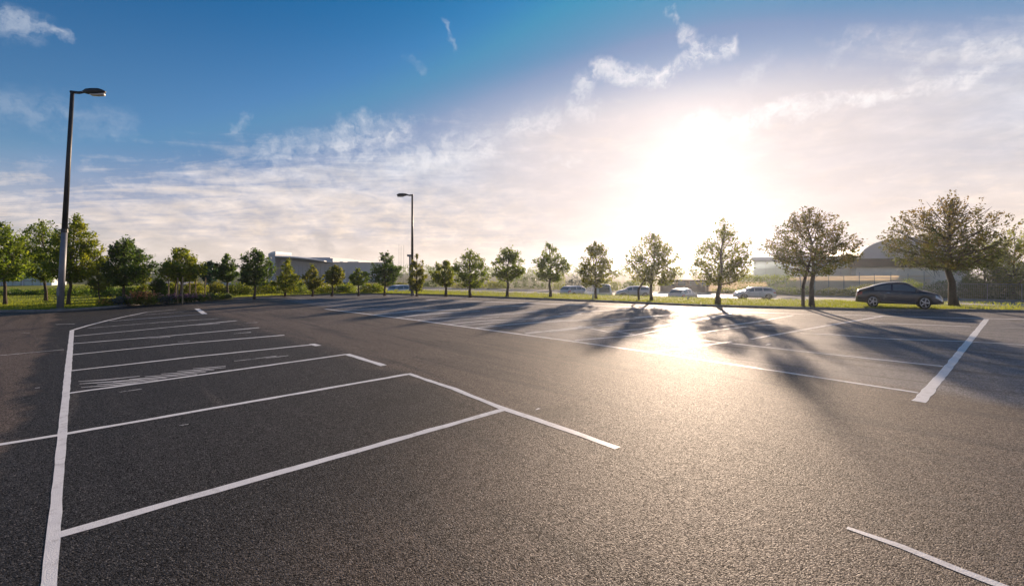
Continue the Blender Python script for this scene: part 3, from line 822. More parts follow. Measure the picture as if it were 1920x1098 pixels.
# shrubs on the lawn
SH = 'shrubs behind the left lawn'
SHL = [(20,553,-25,62,541,'leaf_dark','low dark shrub under the white building, at the left edge'),
 (90,552,60,128,540,'leaf_mid','low green shrub under the white building near the lamp post'),
 (150,554,122,182,534,'leaf_mid','mid-green shrub behind the bright yellow-green tree'),
 (205,556,178,232,532,'leaf_dark','dark shrub behind the olive sapling'),
 (246,560,228,266,528,'leaf_mid','green shrub right of the dark round tree trunk'),
 (298,562,286,310,508,'leaf_dark','tall narrow dark shrub left of the pale stakes'),
 (322,557,306,340,524,'leaf_bright','yellow-green shrub behind the leftmost pale stakes'),
 (362,556,342,386,520,'leaf_olive','olive shrub behind the rightmost pale stakes'),
 (408,552,388,428,524,'leaf_olive','olive shrub under the narrow dark tree'),
 (452,551,430,474,518,'leaf_bright','bright shrub left of the dense dark tree trunk'),
 (502,550,478,526,522,'leaf_bright','bright spreading shrub right of the dense dark tree trunk'),
 (558,548,532,580,522,'leaf_mid','green shrub under the curved white roof'),
 (604,548.5,578,630,526,'leaf_bright','yellow-green shrub between the two small trees at the roof end'),
 (648,548,630,668,527,'leaf_mid','green shrub left of the smallest tree of the row'),
 (698,548,676,722,524,'leaf_bright','light green shrub right of the smallest tree of the row')]
for k, s in enumerate(SHL):
    bush(s[0], s[1], s[2], s[3], s[4], 300+k, s[5], s[6], SH, nl=1700, leaf=.15, lumps=7)

# flower bed
FB = 'plants in the flower bed'
FL = [(196,573,188,206,557,'leaf_olive','petal_orange',40,'brownish low plant at the left end of the flower bed'),
 (218,571.5,208,230,553,'leaf_blue',None,0,'blue-grey grass clump, left one of the pair'),
 (234,570.5,226,244,552,'leaf_blue',None,0,'blue-grey grass clump, right one beside the pink blossoms'),
 (247,570.5,238,257,549,'leaf_mid','petal_pink',90,'pale pink flowering plant beside the blue-grey clumps'),
 (261,570,250,272,543,'leaf_olive','petal_orange',150,'tall orange flowering plant, left one of the two'),
 (277,569.5,267,288,541,'leaf_olive','petal_orange',170,'tallest orange flowering plant under the slim pale tree'),
 (293,568.5,284,302,550,'leaf_mid','petal_pink',70,'pink flowering plant at the foot of the narrow dark shrub'),
 (307,568,299,316,552,'leaf_blue',None,0,'grey-green clump between pink and purple flowers'),
 (321,566.5,313,330,550,'leaf_dark','petal_purple',110,'purple flowers at the first pale stake'),
 (335,565.5,327,344,549,'leaf_dark','petal_purple',130,'purple flowers at the middle pale stakes'),
 (349,564.5,341,358,549,'leaf_dark','petal_purple',130,'purple-pink flowers right of the middle stakes'),
 (363,563.8,355,372,550,'leaf_dark','petal_purple',110,'dark purple flowers near the last tall stake'),
 (377,563,369,388,549,'leaf_mid','petal_pink',70,'pinkish flowers at the right end of the purple ones'),
 (394,561.5,386,404,547,'leaf_pale',None,0,'pale leafy clump past the last stake'),
 (410,560,402,420,549,'leaf_mid',None,0,'low green clump left of the narrow dark tree trunk'),
 (424,559,418,434,549,'leaf_pale',None,0,'pale low clump at the right end of the flower bed')]
for k, s in enumerate(FL):
    bush(s[0], s[1], s[2], s[3], s[4], 400+k, s[5], s[8], FB, nl=520, leaf=.11, lumps=4, name='flower_clump', cat='plant', petals=s[6], npet=s[7], stems=0, depth=.45)

# stakes
for k, (px, by, ty, lab) in enumerate(((316,565,522,'pale stake at the left of the staked tree'),(333,566,520,'pale stake touching the left stem of the staked tree'),(342,566.5,519,'pale stake just right of the staked tree stem'),
        (355,563,523,'pale stake behind the purple-pink flowers'),(366,561,524,'thin pale stake right of the staked tree crown'),(384,561.5,520,'whitish stake at the right end of the purple flowers'))):
    x, y = G(px, by, LZ)
    bm = bmesh.new()
    h = zat(ty, y) - LZ
    tube(bm, [(0,0,-.1), (.01*k, 0, h*0.97), (.01*k, 0, h)], [.038, .034, .02], 8)
    o = bm_obj('wooden_stake', bm, M['wood']); o.location = (x, y, LZ)
    tag(o, lab, 'stake', 'stakes in the flower bed')

# hedges and scrub beyond the public road
HB = 'hedges and scrub beyond the road'
HL = [(655,1.5,618,698,531,'leaf_teal','low dark hedge under the grey wing',.5,2200,.2),
 (735,1.5,696,768,528,'leaf_olive','yellowish scrub behind the dark spreading tree',0,2200,.22),
 (810,2,768,852,522,'leaf_pale','pale scrub right of the distant lamp post',0,2200,.22),
 (880,2,846,915,524,'leaf_olive','olive scrub under the full round tree',0,2000,.22),
 (930,3,908,955,521,'leaf_bright','bright yellow-green scrub left of the oval-crowned tree trunk',0,2000,.2),
 (992,4,950,1034,516,'leaf_pale','tall pale green hedge between the oval-crowned and two-tipped trees',.4,3000,.2),
 (1046,3,1032,1062,514,'leaf_bright','upright yellow-green shrub right of the two-tipped tree',.3,1600,.18),
 (1088,4,1058,1120,514,'leaf_blue','blue-green scrub above the white-roofed dark car',0,2400,.2),
 (1145,3,1116,1168,520,'leaf_bright','yellow scrub between the small van and the silver car',0,1800,.2),
 (1192,4,1162,1226,518,'leaf_mid','dark scrub behind the silver car',0,2400,.2),
 (1360,4,1336,1386,536,'leaf_bright','low yellow shrub right of the golden tree trunk',0,1400,.16),
 (1406,3.5,1379,1433,514,'leaf_mid','left block of the clipped hedge above the cream-white car',.9,3400,.16),
 (1459,3.2,1431,1487,513,'leaf_mid','right block of the clipped hedge above the cream-white car',.9,3400,.16),
 (1500,2.6,1476,1530,534,'leaf_mid','grey-green shrub left of the twin-trunk tree',0,1500,.15),
 (1560,2.6,1526,1600,538,'leaf_olive','low dry scrub right of the twin-trunk tree',0,2000,.15),
 (1635,2.6,1594,1672,530,'leaf_olive','scrub behind the rear of the dark coupe',0,2400,.15),
 (1705,3,1664,1742,518,'leaf_mid','thick scrub behind the roof of the dark coupe',0,3000,.15),
 (1765,3.4,1738,1800,520,'leaf_dark','dark bush behind the thick trunk of the largest tree',0,3000,.15),
 (1826,3.4,1796,1858,508,'leaf_dark','dark bush behind the middle of the wire fence',0,3600,.16),
 (1890,3.2,1854,1935,506,'leaf_dark','dark bush behind the right end of the wire fence',0,4200,.16)]
for k, (px, n, l, r_, top, lm, lab, bx, nl, lf) in enumerate(HL):
    bush(px, 0, l, r_, top, 500+k, lm, lab, HB, z0=RZ, site=beyond(px, n), nl=nl, leaf=lf, lumps=8, boxy=bx, name='hedge' if bx else 'scrub', cat='hedge' if bx else 'shrub', depth=1.3, stems=0)

# far woods : one unbroken mass
def far_woods():
    rng = np.random.default_rng(77)
    C = []; T = []
    for k in range(150):
        x = -420 + k*5.8 + rng.uniform(-2, 2); y = 300 + rng.uniform(-25, 40) - 0.12*x
        h = rng.uniform(4.5, 9.0); n = 190
        v = rng.normal(size=(n, 3)); v /= np.linalg.norm(v, axis=1, keepdims=True)
        C.append(v*rng.uniform(.5, 1, (n, 1))**.5*np.array([4.2, 3, h*.52]) + np.array([x, y, RZ + h*.5])); T.append(np.full(n, rng.normal(.4, .15)))
    C = np.concatenate(C); T = np.concatenate(T)
    o = mesh_obj('far_woods', leaves_mesh('far_woods', C, rng.uniform(.7, 1.5, len(C)), T + rng.normal(size=len(T))*.15, rng), M['leaf_mid'])
    tag(o, 'distant line of woods on the skyline', 'woods', kind='stuff')
far_woods()

# grass blades
def grass():
    rng = np.random.default_rng(5)
    E = np.array(edge); n = 62000
    seg = rng.integers(6, len(E)-9, n); s = rng.random(n)[:, None]
    p = E[seg]*(1-s) + E[seg+1]*s
    d = E[seg+1] - E[seg]; d /= np.linalg.norm(d, axis=1, keepdims=True)
    nr = np.stack([-d[:, 1], d[:, 0]], 1)
    off = rng.random(n)**1.6*7.5 + 0.03
    lft = (p[:, 0] < -14) & (rng.random(n) < .55)
    off = np.where(lft, rng.random(n)*20 + .1, off)
    p = p + nr*off[:, None]
    # keep off the tarmac
    PG = np.array(edge + [(62, -60), (-62, -60)]); ins = np.zeros(n, bool)
    for a_, b_ in zip(PG, np.roll(PG, -1, 0)):
        c_ = ((a_[1] > p[:, 1]) != (b_[1] > p[:, 1]))
        with np.errstate(divide='ignore', invalid='ignore'):
            ins ^= c_ & (p[:, 0] < (b_[0]-a_[0])*(p[:, 1]-a_[1])/(b_[1]-a_[1]) + a_[0])
    p, off, n = p[~ins], off[~ins], int((~ins).sum())
    h = rng.uniform(.05, .13, n)*np.where(off < .5, 1.15, 1.0)
    a = rng.random(n)*6.283; w = .014
    V = np.empty((n, 3, 3))
    V[:, 0] = np.stack([p[:, 0]-np.cos(a)*w, p[:, 1]-np.sin(a)*w, np.full(n, LZ-.01)], 1)
    V[:, 1] = np.stack([p[:, 0]+np.cos(a)*w, p[:, 1]+np.sin(a)*w, np.full(n, LZ-.01)], 1)
    V[:, 2] = np.stack([p[:, 0]+rng.normal(size=n)*.03, p[:, 1]+rng.normal(size=n)*.03, LZ+h], 1)
    me = bpy.data.meshes.new('grass')
    me.vertices.add(n*3); me.vertices.foreach_set('co', V.reshape(-1))
    me.loops.add(n*3); me.loops.foreach_set('vertex_index', np.arange(n*3, dtype=np.int32))
    me.polygons.add(n); me.polygons.foreach_set('loop_start', np.arange(0, n*3, 3, dtype=np.int32))
    me.update(calc_edges=True)
    me.attributes.new('tint', 'FLOAT', 'POINT').data.foreach_set('value', np.repeat(rng.random(n), 3).astype(np.float32))
    o = mesh_obj('grass', me, M['blade'])
    tag(o, 'short grass on the lawn along the lot edge', 'grass', kind='stuff')
grass()

# ------------------------------------------------------------------ lamps
def lamp(name_label, bx, by, lean, H, r0, r1, side, head_len, arm_len, extra):
    r = thing('street_lamp', name_label, 'street lamp', (bx, by, LZ if not extra else LZ), 0, 'street lamps')
    top = Vector((lean, 0, H))
    bot = Vector((0, 0, 0))
    hs = 0.36 if extra == 'grey_foot' else 0.30
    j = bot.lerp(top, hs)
    bm = bmesh.new(); tube(bm, [bot + Vector((0,0,-.1)), j], [r0, r0*0.86], 12); bm_obj('pole_base', bm, M['lamp_grey'], r, True)  # lower stretch of the pole in a lighter grey than the rest
    bm = bmesh.new(); tube(bm, [j, top], [r0*0.82, r1], 12); bm_obj('pole', bm, M['lamp_dark'], r, True)
    bm = bmesh.new(); tube(bm, [j - Vector((0,0,.10)), j + Vector((0,0,.08))], [r0*1.03, r0*.95], 12); bm_obj('collar', bm, M['lamp_dark'], r)
    bm = bmesh.new(); box(bm, -r0*1.7, r0*1.7, -r0*1.7, r0*1.7, -.02, .05)
    bmesh.ops.bevel(bm, geom=bm.edges, offset=.012, segments=2, affect='EDGES'); bm_obj('base_plate', bm, M['lamp_grey'], r)
    # hatch
    bm = bmesh.new(); box(bm, -r0*.45, r0*.45, -r0*1.03-.012, -r0*.8, .7, 1.15); h = bm_obj('hatch', bm, M['lamp_grey'], r); h.location = (lean*.08, 0, 0)
    s = side
    bm = bmesh.new()
    z = H - .06
    tube(bm, [(lean - s*r1*.9, 0, z+.02), (lean + s*arm_len*.55, 0, z-.02), (lean + s*arm_len, 0, z+.02)], [r1*.95, r1*.85, r1*.7], 10); bm_obj('arm', bm, M['lamp_dark'], r, True)
    # head : flattened teardrop lofted along its length
    def loft(prof, m, nm, par):
        bm = bmesh.new(); rings = []
        for (u, w, zt, zb) in prof:
            ring = []
            for k in range(14):
                a = 2*math.pi*k/14
                cz = (zt+zb)/2; rz = (zt-zb)/2
                ring.append(bm.verts.new((lean + s*(arm_len*.8 + u*head_len), math.cos(a)*w, z + cz + math.copysign(abs(math.sin(a))**.75, math.sin(a))*rz)))
            rings.append(ring)
        for a, b in zip(rings, rings[1:]):
            for k in range(14): bm.faces.new((a[k], a[(k+1) % 14], b[(k+1) % 14], b[k]))
        bm.faces.new(rings[0]); bm.faces.new(rings[-1][::-1])
        bmesh.ops.recalc_face_normals(bm, faces=bm.faces)
        return bm_obj(nm, bm, m, par, True)
    q = head_len
    hd = loft([(0, .06, .06, -.03), (.10, .09, .11, -.04), (.22, .15, .15*q, -.07*q), (.45, .19, .17*q, -.10*q), (.75, .19, .165*q, -.09*q), (.90, .15, .11*q, -.05*q), (1.0, .06, .055*q, -.02*q)], M['lamp_dark'], 'lamp_head', r)
    loft([(.34, .05, -.06*q, -.10*q), (.45, .13, -.07*q, -.155*q), (.70, .14, -.07*q, -.165*q), (.93, .12, -.04*q, -.155*q), (.965, .05, -.03*q, -.12*q)], M['lamp_lens'], 'lens', hd)
    bm = bmesh.new(); tube(bm, [(lean + s*(arm_len*.8 + .1*q), -.11, z), (lean + s*(arm_len*.8 + .1*q), .11, z)], [.035, .035], 8); bm_obj('clamp', bm, M['lamp_grey'], r)
    return r
x, y = G(107, 583, 0.0)
lamp('tall dark lamp post leaning slightly, on the lawn edge at left', x, y + .15, (130.5-107)/F*y, zat(169, y) - LZ, .150, .085, 1, 1.22, .62, 'grey_foot')
x, y = G(773, 552.0, LZ)
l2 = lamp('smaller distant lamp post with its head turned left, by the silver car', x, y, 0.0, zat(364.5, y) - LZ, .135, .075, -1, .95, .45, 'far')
bm = bmesh.new(); box(bm, -.42, -.10, -.1, .1, zat(481, y)-LZ, zat(477, y)-LZ); tube(bm, [(-.2,0,zat(480,y)-LZ),(-.2,0,zat(545,y)-LZ)], [.07,.07], 8)
bm_obj('cable_duct', bm, M['lamp_grey'], l2)

# ------------------------------------------------------------------ cars
def interp(tab, x):
    """monotone cubic through (x, v) knots"""
    xs = [p[0] for p in tab]; ys = [p[1] for p in tab]
    if x <= xs[0]: return ys[0]
    if x >= xs[-1]: return ys[-1]
    i = max(k for k in range(len(xs)) if xs[k] <= x)
    if i == len(xs)-1: return ys[-1]
    h = xs[i+1]-xs[i]; s = (x-xs[i])/h
    def slope(k):
        if k == 0: return (ys[1]-ys[0])/(xs[1]-xs[0])
        if k == len(xs)-1: return (ys[-1]-ys[-2])/(xs[-1]-xs[-2])
        a = (ys[k]-ys[k-1])/(xs[k]-xs[k-1]); b = (ys[k+1]-ys[k])/(xs[k+1]-xs[k])
        return 0 if a*b <= 0 else 2*a*b/(a+b)
    m0, m1 = slope(i)*h, slope(i+1)*h
    return (2*s**3-3*s*s+1)*ys[i] + (s**3-2*s*s+s)*m0 + (-2*s**3+3*s*s)*ys[i+1] + (s**3-s*s)*m1

PROF = {
 'coupe': dict(L=4.66, W=.90, H=1.38, fw=1.36, rw=-1.38, wr=.335,
   zr=[(-2.33,.70),(-2.26,.90),(-2.05,.98),(-1.6,1.10),(-1.0,1.27),(-.4,1.37),(.05,1.39),(.40,1.36),(.80,1.19),(1.20,.98),(1.60,.90),(2.05,.79),(2.27,.66),(2.33,.50)],
   belt=[(-2.33,.60),(-2.2,.82),(-1.5,.92),(-.5,.90),(.6,.88),(1.3,.86),(1.9,.76),(2.33,.44)], ws=(.47,1.16), rwin=(-1.75,-.62), sides=((-1.30,-.38),(-.28,.92))),
 'hatch': dict(L=4.1, W=.87, H=1.50, fw=1.25, rw=-1.22, wr=.315,
   zr=[(-2.05,.75),(-2.0,1.05),(-1.85,1.25),(-1.45,1.45),(-.5,1.52),(.2,1.50),(.6,1.40),(1.05,1.08),(1.45,.98),(1.85,.86),(2.0,.7),(2.05,.5)],
   belt=[(-2.05,.65),(-1.95,.92),(-1.3,.98),(0,.95),(1.1,.90),(1.7,.8),(2.05,.45)], ws=(.55,1.03), rwin=(-1.99,-1.55), sides=((-1.6,-.72),(-.62,.15),(.22,.86))),
 'suv': dict(L=4.5, W=.93, H=1.68, fw=1.38, rw=-1.34, wr=.36,
   zr=[(-2.25,.85),(-2.2,1.15),(-2.1,1.4),(-1.75,1.64),(-.6,1.70),(.3,1.66),(.75,1.52),(1.15,1.17),(1.5,1.08),(2.0,.98),(2.2,.8),(2.25,.55)],
   belt=[(-2.25,.75),(-2.15,1.02),(-1.3,1.08),(0,1.05),(1.2,1.0),(1.9,.92),(2.25,.5)], ws=(.65,1.14), rwin=(-2.2,-1.8), sides=((-1.9,-.9),(-.8,.1),(.2,.98))),
 'van': dict(L=4.4, W=.92, H=1.86, fw=1.45, rw=-1.35, wr=.33,
   zr=[(-2.2,.9),(-2.17,1.5),(-2.1,1.80),(-1.7,1.87),(0,1.88),(.7,1.80),(1.25,1.35),(1.6,1.12),(2.0,1.0),(2.15,.8),(2.2,.5)],
   belt=[(-2.2,.8),(-2.1,1.08),(0,1.08),(1.3,1.02),(1.9,.92),(2.2,.48)], ws=(.75,1.5), rwin=(-2.19,-2.02), sides=((-1.9,-.9),(-.8,.2),(.3,1.2))),
}
def make_car(kind, paint, label, loc, rz, group, scale=1.0):
    P = PROF[kind]; L = P['L']; W = P['W']; hl = L/2
    r = thing('parked_car', label, 'car', loc, rz, group)
    r.scale = scale if isinstance(scale, tuple) else (scale,)*3
    def wtab(x): return W*interp([(-hl,.72),(-hl+.12,.88),(-hl+.6,.98),(-.3,1.0),(hl-.9,.985),(hl-.35,.90),(hl-.08,.74),(hl,.60)], x)
    def ring(x):
        w = wtab(x); zr = interp(P['zr'], x); zb = min(interp(P['belt'], x), zr-.03); sill = .22 + .06*abs(x/hl)**4
        cab = max(0.0, min(1.0, (zr - zb - .06)/.32))
        wr = w*(.90 - .16*cab)
        zm = sill + (zb-sill)*.55
        return [(0,sill),(w*.70,sill),(w*.95,sill+.03),(w*.995,sill+.14),(w,zm),(w*.985,zb-.07),(w*.95,zb),(wr,zr-.055*cab-.012),(wr*.82,zr-.005),(wr*.4,zr+.012),(0,zr+.016)]
    def S(x, v):
        R = ring(x); i = min(int(v), 9); s = v - i
        a, b = R[i], R[i+1]
        if i == 6 or s == 0: return Vector((x, a[0]+(b[0]-a[0])*s, a[1]+(b[1]-a[1])*s))
        p0 = R[max(i-1,0)]; p3 = R[min(i+2,10)]
        def cr(k):
            lin = a[k]+(b[k]-a[k])*s
            c = .5*(2*a[k] + (b[k]-p0[k])*s + (2*p0[k]-5*a[k]+4*b[k]-p3[k])*s*s + (3*a[k]-p0[k]-3*b[k]+p3[k])*s**3)
            return lin*.45 + c*.55
        return Vector((x, cr(0), cr(1)))
    nx = 46; vs_ = [k*.5 for k in range(21)]
    bm = bmesh.new(); grid = []
    for i in range(nx+1):
        u = i/nx; x = -hl + L*(u + .02*math.sin(2*math.pi*u)*-1)
        row = [S(x, v) for v in vs_]
        row = [Vector((p.x, -p.y, p.z)) for p in row[::-1]][:-1] + row     # right side then left side
        grid.append([bm.verts.new(p) for p in row])
    n = len(grid[0])
    for a, b in zip(grid, grid[1:]):
        for k in range(n-1): bm.faces.new((a[k], b[k], b[k+1], a[k+1]))
    bm.faces.new(grid[0]); bm.faces.new(grid[-1][::-1])
    bmesh.ops.remove_doubles(bm, verts=bm.verts, dist=1e-4)
    bmesh.ops.recalc_face_normals(bm, faces=bm.faces)
    body = bm_obj('body', bm, M[paint], r, True)
    def patch(name, x0, x1, v0, v1, m, sides=(-1, 1), off=.007, n1=10, n2=5, par=None, taper=0.0):
        for s in sides:
            bm = bmesh.new(); g = []
            for i in range(n1+1):
                x = x0 + (x1-x0)*i/n1; rw = []
                for j in range(n2+1):
                    v = v0 + (v1-v0)*j/n2
                    p = S(x, v); e = .02
                    t1 = S(x+e, v) - S(x-e, v); t2 = S(x, min(v+.05, 10)) - S(x, v-.05)
                    nn = t1.cross(t2); nn = nn.normalized() if nn.length > 1e-9 else Vector((0, 1, 0))
                    if nn.dot(p - Vector((0, 0, .7))) < 0: nn = -nn
                    p = p + nn*off
                    rw.append(bm.verts.new((p.x, p.y*s, p.z)))
                g.append(rw)
            for a, b in zip(g, g[1:]):
                for j in range(n2): bm.faces.new((a[j], b[j], b[j+1], a[j+1]))
            bmesh.ops.recalc_face_normals(bm, faces=bm.faces)
            bm_obj(name, bm, m, par or r, True)
    for a, b in P['sides']: patch('side_window', a, b, 6.10, 6.86, M['carglass'])
    def both(name, x0, x1, v0, m, off=.007):
        bm = bmesh.new(); g = []
        for i in range(11):
            x = x0 + (x1-x0)*i/10; rw = []
            for j in range(-8, 9):
                v = 10 - (10-v0)*abs(j)/8
                p = S(x, v) + Vector((.35*(1 if x0 > 0 else -1), 0, .9)).normalized()*off
                rw.append(bm.verts.new((p.x, p.y*(1 if j >= 0 else -1), p.z)))
            g.append(rw)
        for a, b in zip(g, g[1:]):
            for j in range(16): bm.faces.new((a[j], b[j], b[j+1], a[j+1]))
        bmesh.ops.recalc_face_normals(bm, faces=bm.faces)
        return bm_obj(name, bm, m, r, True)
    both('windscreen', P['ws'][0], P['ws'][1], 7.25, M['carglass'])
    both('rear_window', P['rwin'][0], P['rwin'][1], 7.25, M['carglass'])
    patch('headlight', hl-.42, hl-.06, 4.35, 5.7, M['headlamp'], off=.006)
    patch('tail_light', -hl+.03, -hl+.36, 4.5, 5.8, M['taillamp'], off=.006)
    patch('sill_trim', P['rw']+.45, P['fw']-.45, 2.7, 3.05, M['chrome'], off=.008, n2=2)
    patch('door_handle', -.62, -.44, 4.9, 5.05, M['chrome'], off=.018, n1=3, n2=2)
    patch('door_gap', -.335, -.32, 3.1, 5.9, M['black_trim'], off=.004, n1=1, n2=6)
    patch('door_gap', .86, .875, 3.1, 5.9, M['black_trim'], off=.004, n1=1, n2=6)
    # wheels
    for x in (P['fw'], P['rw']):
        for s in (-1, 1):
            yw = s*(wtab(x) - .095); wr = P['wr']
            bm = bmesh.new()
            pr = [(-.10, wr*.72), (-.11, wr*.92), (-.085, wr*.99), (0, wr), (.085, wr*.99), (.112, wr*.92), (.10, wr*.72)]
            rings = [[bm.verts.new((x + math.cos(2*math.pi*k/28)*rr, yw + s*o, wr + math.sin(2*math.pi*k/28)*rr)) for k in range(28)] for o, rr in pr]
            for a, b in zip(rings, rings[1:]):
                for k in range(28): bm.faces.new((a[k], a[(k+1) % 28], b[(k+1) % 28], b[k]))
            bm.faces.new(rings[0]); bmesh.ops.recalc_face_normals(bm, faces=bm.faces)
            wh = bm_obj('wheel', bm, M['tyre'], r, True)
            bm = bmesh.new()
            for k in range(5):
                a = 2*math.pi*k/5 + .3
                T = Matrix.Translation((x, yw + s*.098, wr)) @ Matrix.Rotation(a, 4, 'Y')
                box(bm, -.032, .032, -.012, .012, .0, wr*.72, T)
            tube(bm, [(x, yw + s*.085, wr), (x, yw + s*.115, wr)], [.06, .05], 12)
            nr = 28
            ro = [[bm.verts.new((x + math.cos(2*math.pi*k/nr)*q, yw + s*yy, wr + math.sin(2*math.pi*k/nr)*q)) for k in range(nr)] for q, yy in ((wr*.74, .108), (wr*.66, .112))]
            for k in range(nr): bm.faces.new((ro[0][k], ro[0][(k+1) % nr], ro[1][(k+1) % nr], ro[1][k]))
            bm_obj('rim', bm, M['rim'], wh)
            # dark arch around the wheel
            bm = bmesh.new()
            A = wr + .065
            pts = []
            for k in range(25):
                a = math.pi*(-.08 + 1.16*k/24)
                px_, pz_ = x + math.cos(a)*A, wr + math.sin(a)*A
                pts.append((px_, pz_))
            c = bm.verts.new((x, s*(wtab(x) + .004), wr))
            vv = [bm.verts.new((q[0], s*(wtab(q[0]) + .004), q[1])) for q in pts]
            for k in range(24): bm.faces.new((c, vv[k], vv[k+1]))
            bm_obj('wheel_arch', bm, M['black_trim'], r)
            wh.location.y = s*.035
    # mirrors
    for s in (-1, 1):
        bm = bmesh.new()
        xm = P['ws'][1] - .22; zm = interp(P['belt'], xm)
        bmesh.ops.create_uvsphere(bm, u_segments=12, v_segments=8, radius=1, matrix=Matrix.Translation((xm, s*(wtab(xm)+.07), zm+.08)) @ Matrix.Diagonal((.07, .11, .075, 1)))
        bm_obj('mirror', bm, M[paint], r, True)
    for e, nm in ((1, 'front_bumper'), (-1, 'rear_bumper')):
        bm = bmesh.new(); w = wtab(e*hl)
        box(bm, min(e*hl, e*(hl+.03)), max(e*hl, e*(hl+.03)), -w*.93, w*.93, .27, .42)
        bmesh.ops.bevel(bm, geom=bm.edges, offset=.012, segments=2, affect='EDGES')
        bm_obj(nm, bm, M['black_trim'], r)
        bm = bmesh.new(); x0 = e*(hl+.032)
        box(bm, min(x0, x0+e*.012), max(x0, x0+e*.012), -.26, .26, .43, .54); bm_obj('number_plate', bm, M['plate'], r)
    return r

CG = 'cars parked beyond the verge'
# dark coupe on the verge, nose to the right
ax, ay = G(1627, 575.5, 0.02); bx, by = G(1723, 577.5, 0.02)
cx_, cy_ = G(1687, 577.0, LZ)
make_car('coupe', 'navy', 'dark navy coupe parked on the grass verge, nose to the right', (cx_ + .15, cy_ + .35, LZ), math.radians(-37), CG, (0.765, 1.0, 1.0))
def road_car(kind, paint, px, roof_y, rz, label, scale=1.0, zg=RZ+.012):
    Hh = PROF[kind]['H']*scale*(.9 if kind == 'hatch' else 1)
    Y = (CAMH - zg - Hh)*F/(roof_y - HOR)
    return make_car(kind, paint, label, ((px-CX)/F*Y, Y, zg), math.radians(rz), CG, (scale, scale, scale*.9 if kind == 'hatch' else scale))
road_car('hatch', 'pink_white', 1414, 537.5, 168, 'cream-white car under the clipped hedge, lower half behind the grass')
road_car('hatch', 'pink_white', 1281, 540.5, 48, 'pale car half lost in sun glare between the golden tree and the two-trunk tree')
road_car('hatch', 'silver', 1188, 536, 172, 'silver hatchback beside the ragged two-trunk tree')
road_car('van', 'white', 1120, 532, 96, 'small white van seen from behind, partly hidden by a tree trunk')
road_car('hatch', 'silver', 1080, 535.5, 38, 'dark-windowed car with a bright roof left of the small van')
road_car('hatch', 'silver', 757, 534, 55, 'silver car behind the distant lamp post')

# ------------------------------------------------------------------ buildings
def bbox_build(bm, A, B, depth, z0, z1, inset=0):
    """block whose front runs from A to B, going depth away from the camera"""
    a, b = Vector((*A, 0)), Vector((*B, 0)); d = (b-a).normalized(); n = Vector((-d.y, d.x, 0))
    L = (b-a).length
    Mx = Matrix.Translation(a) @ Matrix(((d.x, n.x, 0, 0), (d.y, n.y, 0, 0), (0, 0, 1, 0), (0, 0, 0, 1)))
    box(bm, inset, L-inset, 0, depth, z0, z1, Mx)
    return Mx, L
def on(px, Y): return ((px-CX)/F*Y, Y)

# white building at the left
r = thing('white_building', 'low white glazed building behind the leftmost trees', 'building', (*on(30, 62), 0))
def add(name, fn, m, par, world=True, smooth=False):
    bm = bmesh.new(); fn(bm)
    if world:
        root = par
        while root.parent: root = root.parent
        off = Vector(root.location)
        for v in bm.verts: v.co -= off
    return bm_obj(name, bm, M[m], par, smooth)
A, B = on(-120, 60), on(97, 64)
add('wall', lambda bm: bbox_build(bm, A, B, 3.5, -.2, 3.9), 'white_wall', r)
Mx, L = bbox_build(bmesh.new(), A, B, 12, 0, 1)
def wins(bm, zs=((.25,1.0),(1.12,1.9),(2.3,3.2))):
    k = 0.6
    while k < L-1.6:
        for z0, z1 in zs: box(bm, k, k+1.7, -.05, .02, z0, z1, Mx)
        k += 2.0
for i, (z0, z1) in enumerate(((-.1,.72),(.85,1.75),(2.25,3.2))):
    k = .6; j = 0
    while k < L-1.6:
        def f(bm, k=k): box(bm, k, k+1.75, -.04, .02, z0, z1, Mx)
        w = add('window', f, 'glass_pale' if (j*7+i*3) % 5 else 'glass', r)
        def g(bm, k=k):
            for (a, b, c, d) in ((k-.06, k+1.81, z0-.06, z0), (k-.06, k+1.81, z1, z1+.06), (k-.06, k, z0, z1), (k+1.75, k+1.81, z0, z1), (k+.85, k+.91, z0, z1)):
                box(bm, a, b, -.075, -.045, c, d, Mx)
        add('frame', g, 'mullion', w)
        k += 2.1; j += 1
add('roof', lambda bm: bbox_build(bm, on(-122, 59.6), on(98.5, 63.6), 4.2, 3.9, 4.15), 'white_trim', r)

# grey hall with the curved white roof
r = thing('grey_hall', 'grey hall with a curved white canopy roof behind the small trees', 'building', (*on(570, 130), RZ))
Y0 = 130
add('wall', lambda bm: bbox_build(bm, on(512, Y0), on(624, Y0), 40, RZ, zat(484, Y0)), 'grey_wall', r)
def tower(bm):
    bbox_build(bm, on(503, Y0-2.5), on(516, Y0-2.5), 9, RZ, zat(476, Y0))
add('stair_tower', tower, 'grey_wall', r)
def tcap(bm):
    vs = []
    for k in range(9):
        s = k/8
        vs.append((503 + 13.5*s, 476 - 4.2*math.sin(s*math.pi/2)))
    f = [bm.verts.new((*on(px, Y0-2.6), zat(py, Y0))) for px, py in vs] + [bm.verts.new((*on(516.5, Y0-2.6), zat(477, Y0))), bm.verts.new((*on(503, Y0-2.6), zat(477, Y0)))]
    fc = bm.faces.new(f); q = bmesh.ops.extrude_face_region(bm, geom=[fc])
    for v in q['geom']:
        if isinstance(v, bmesh.types.BMVert): v.co.y += 9.3
    bmesh.ops.recalc_face_normals(bm, faces=bm.faces)
add('tower_cap', tcap, 'white_wall', r)
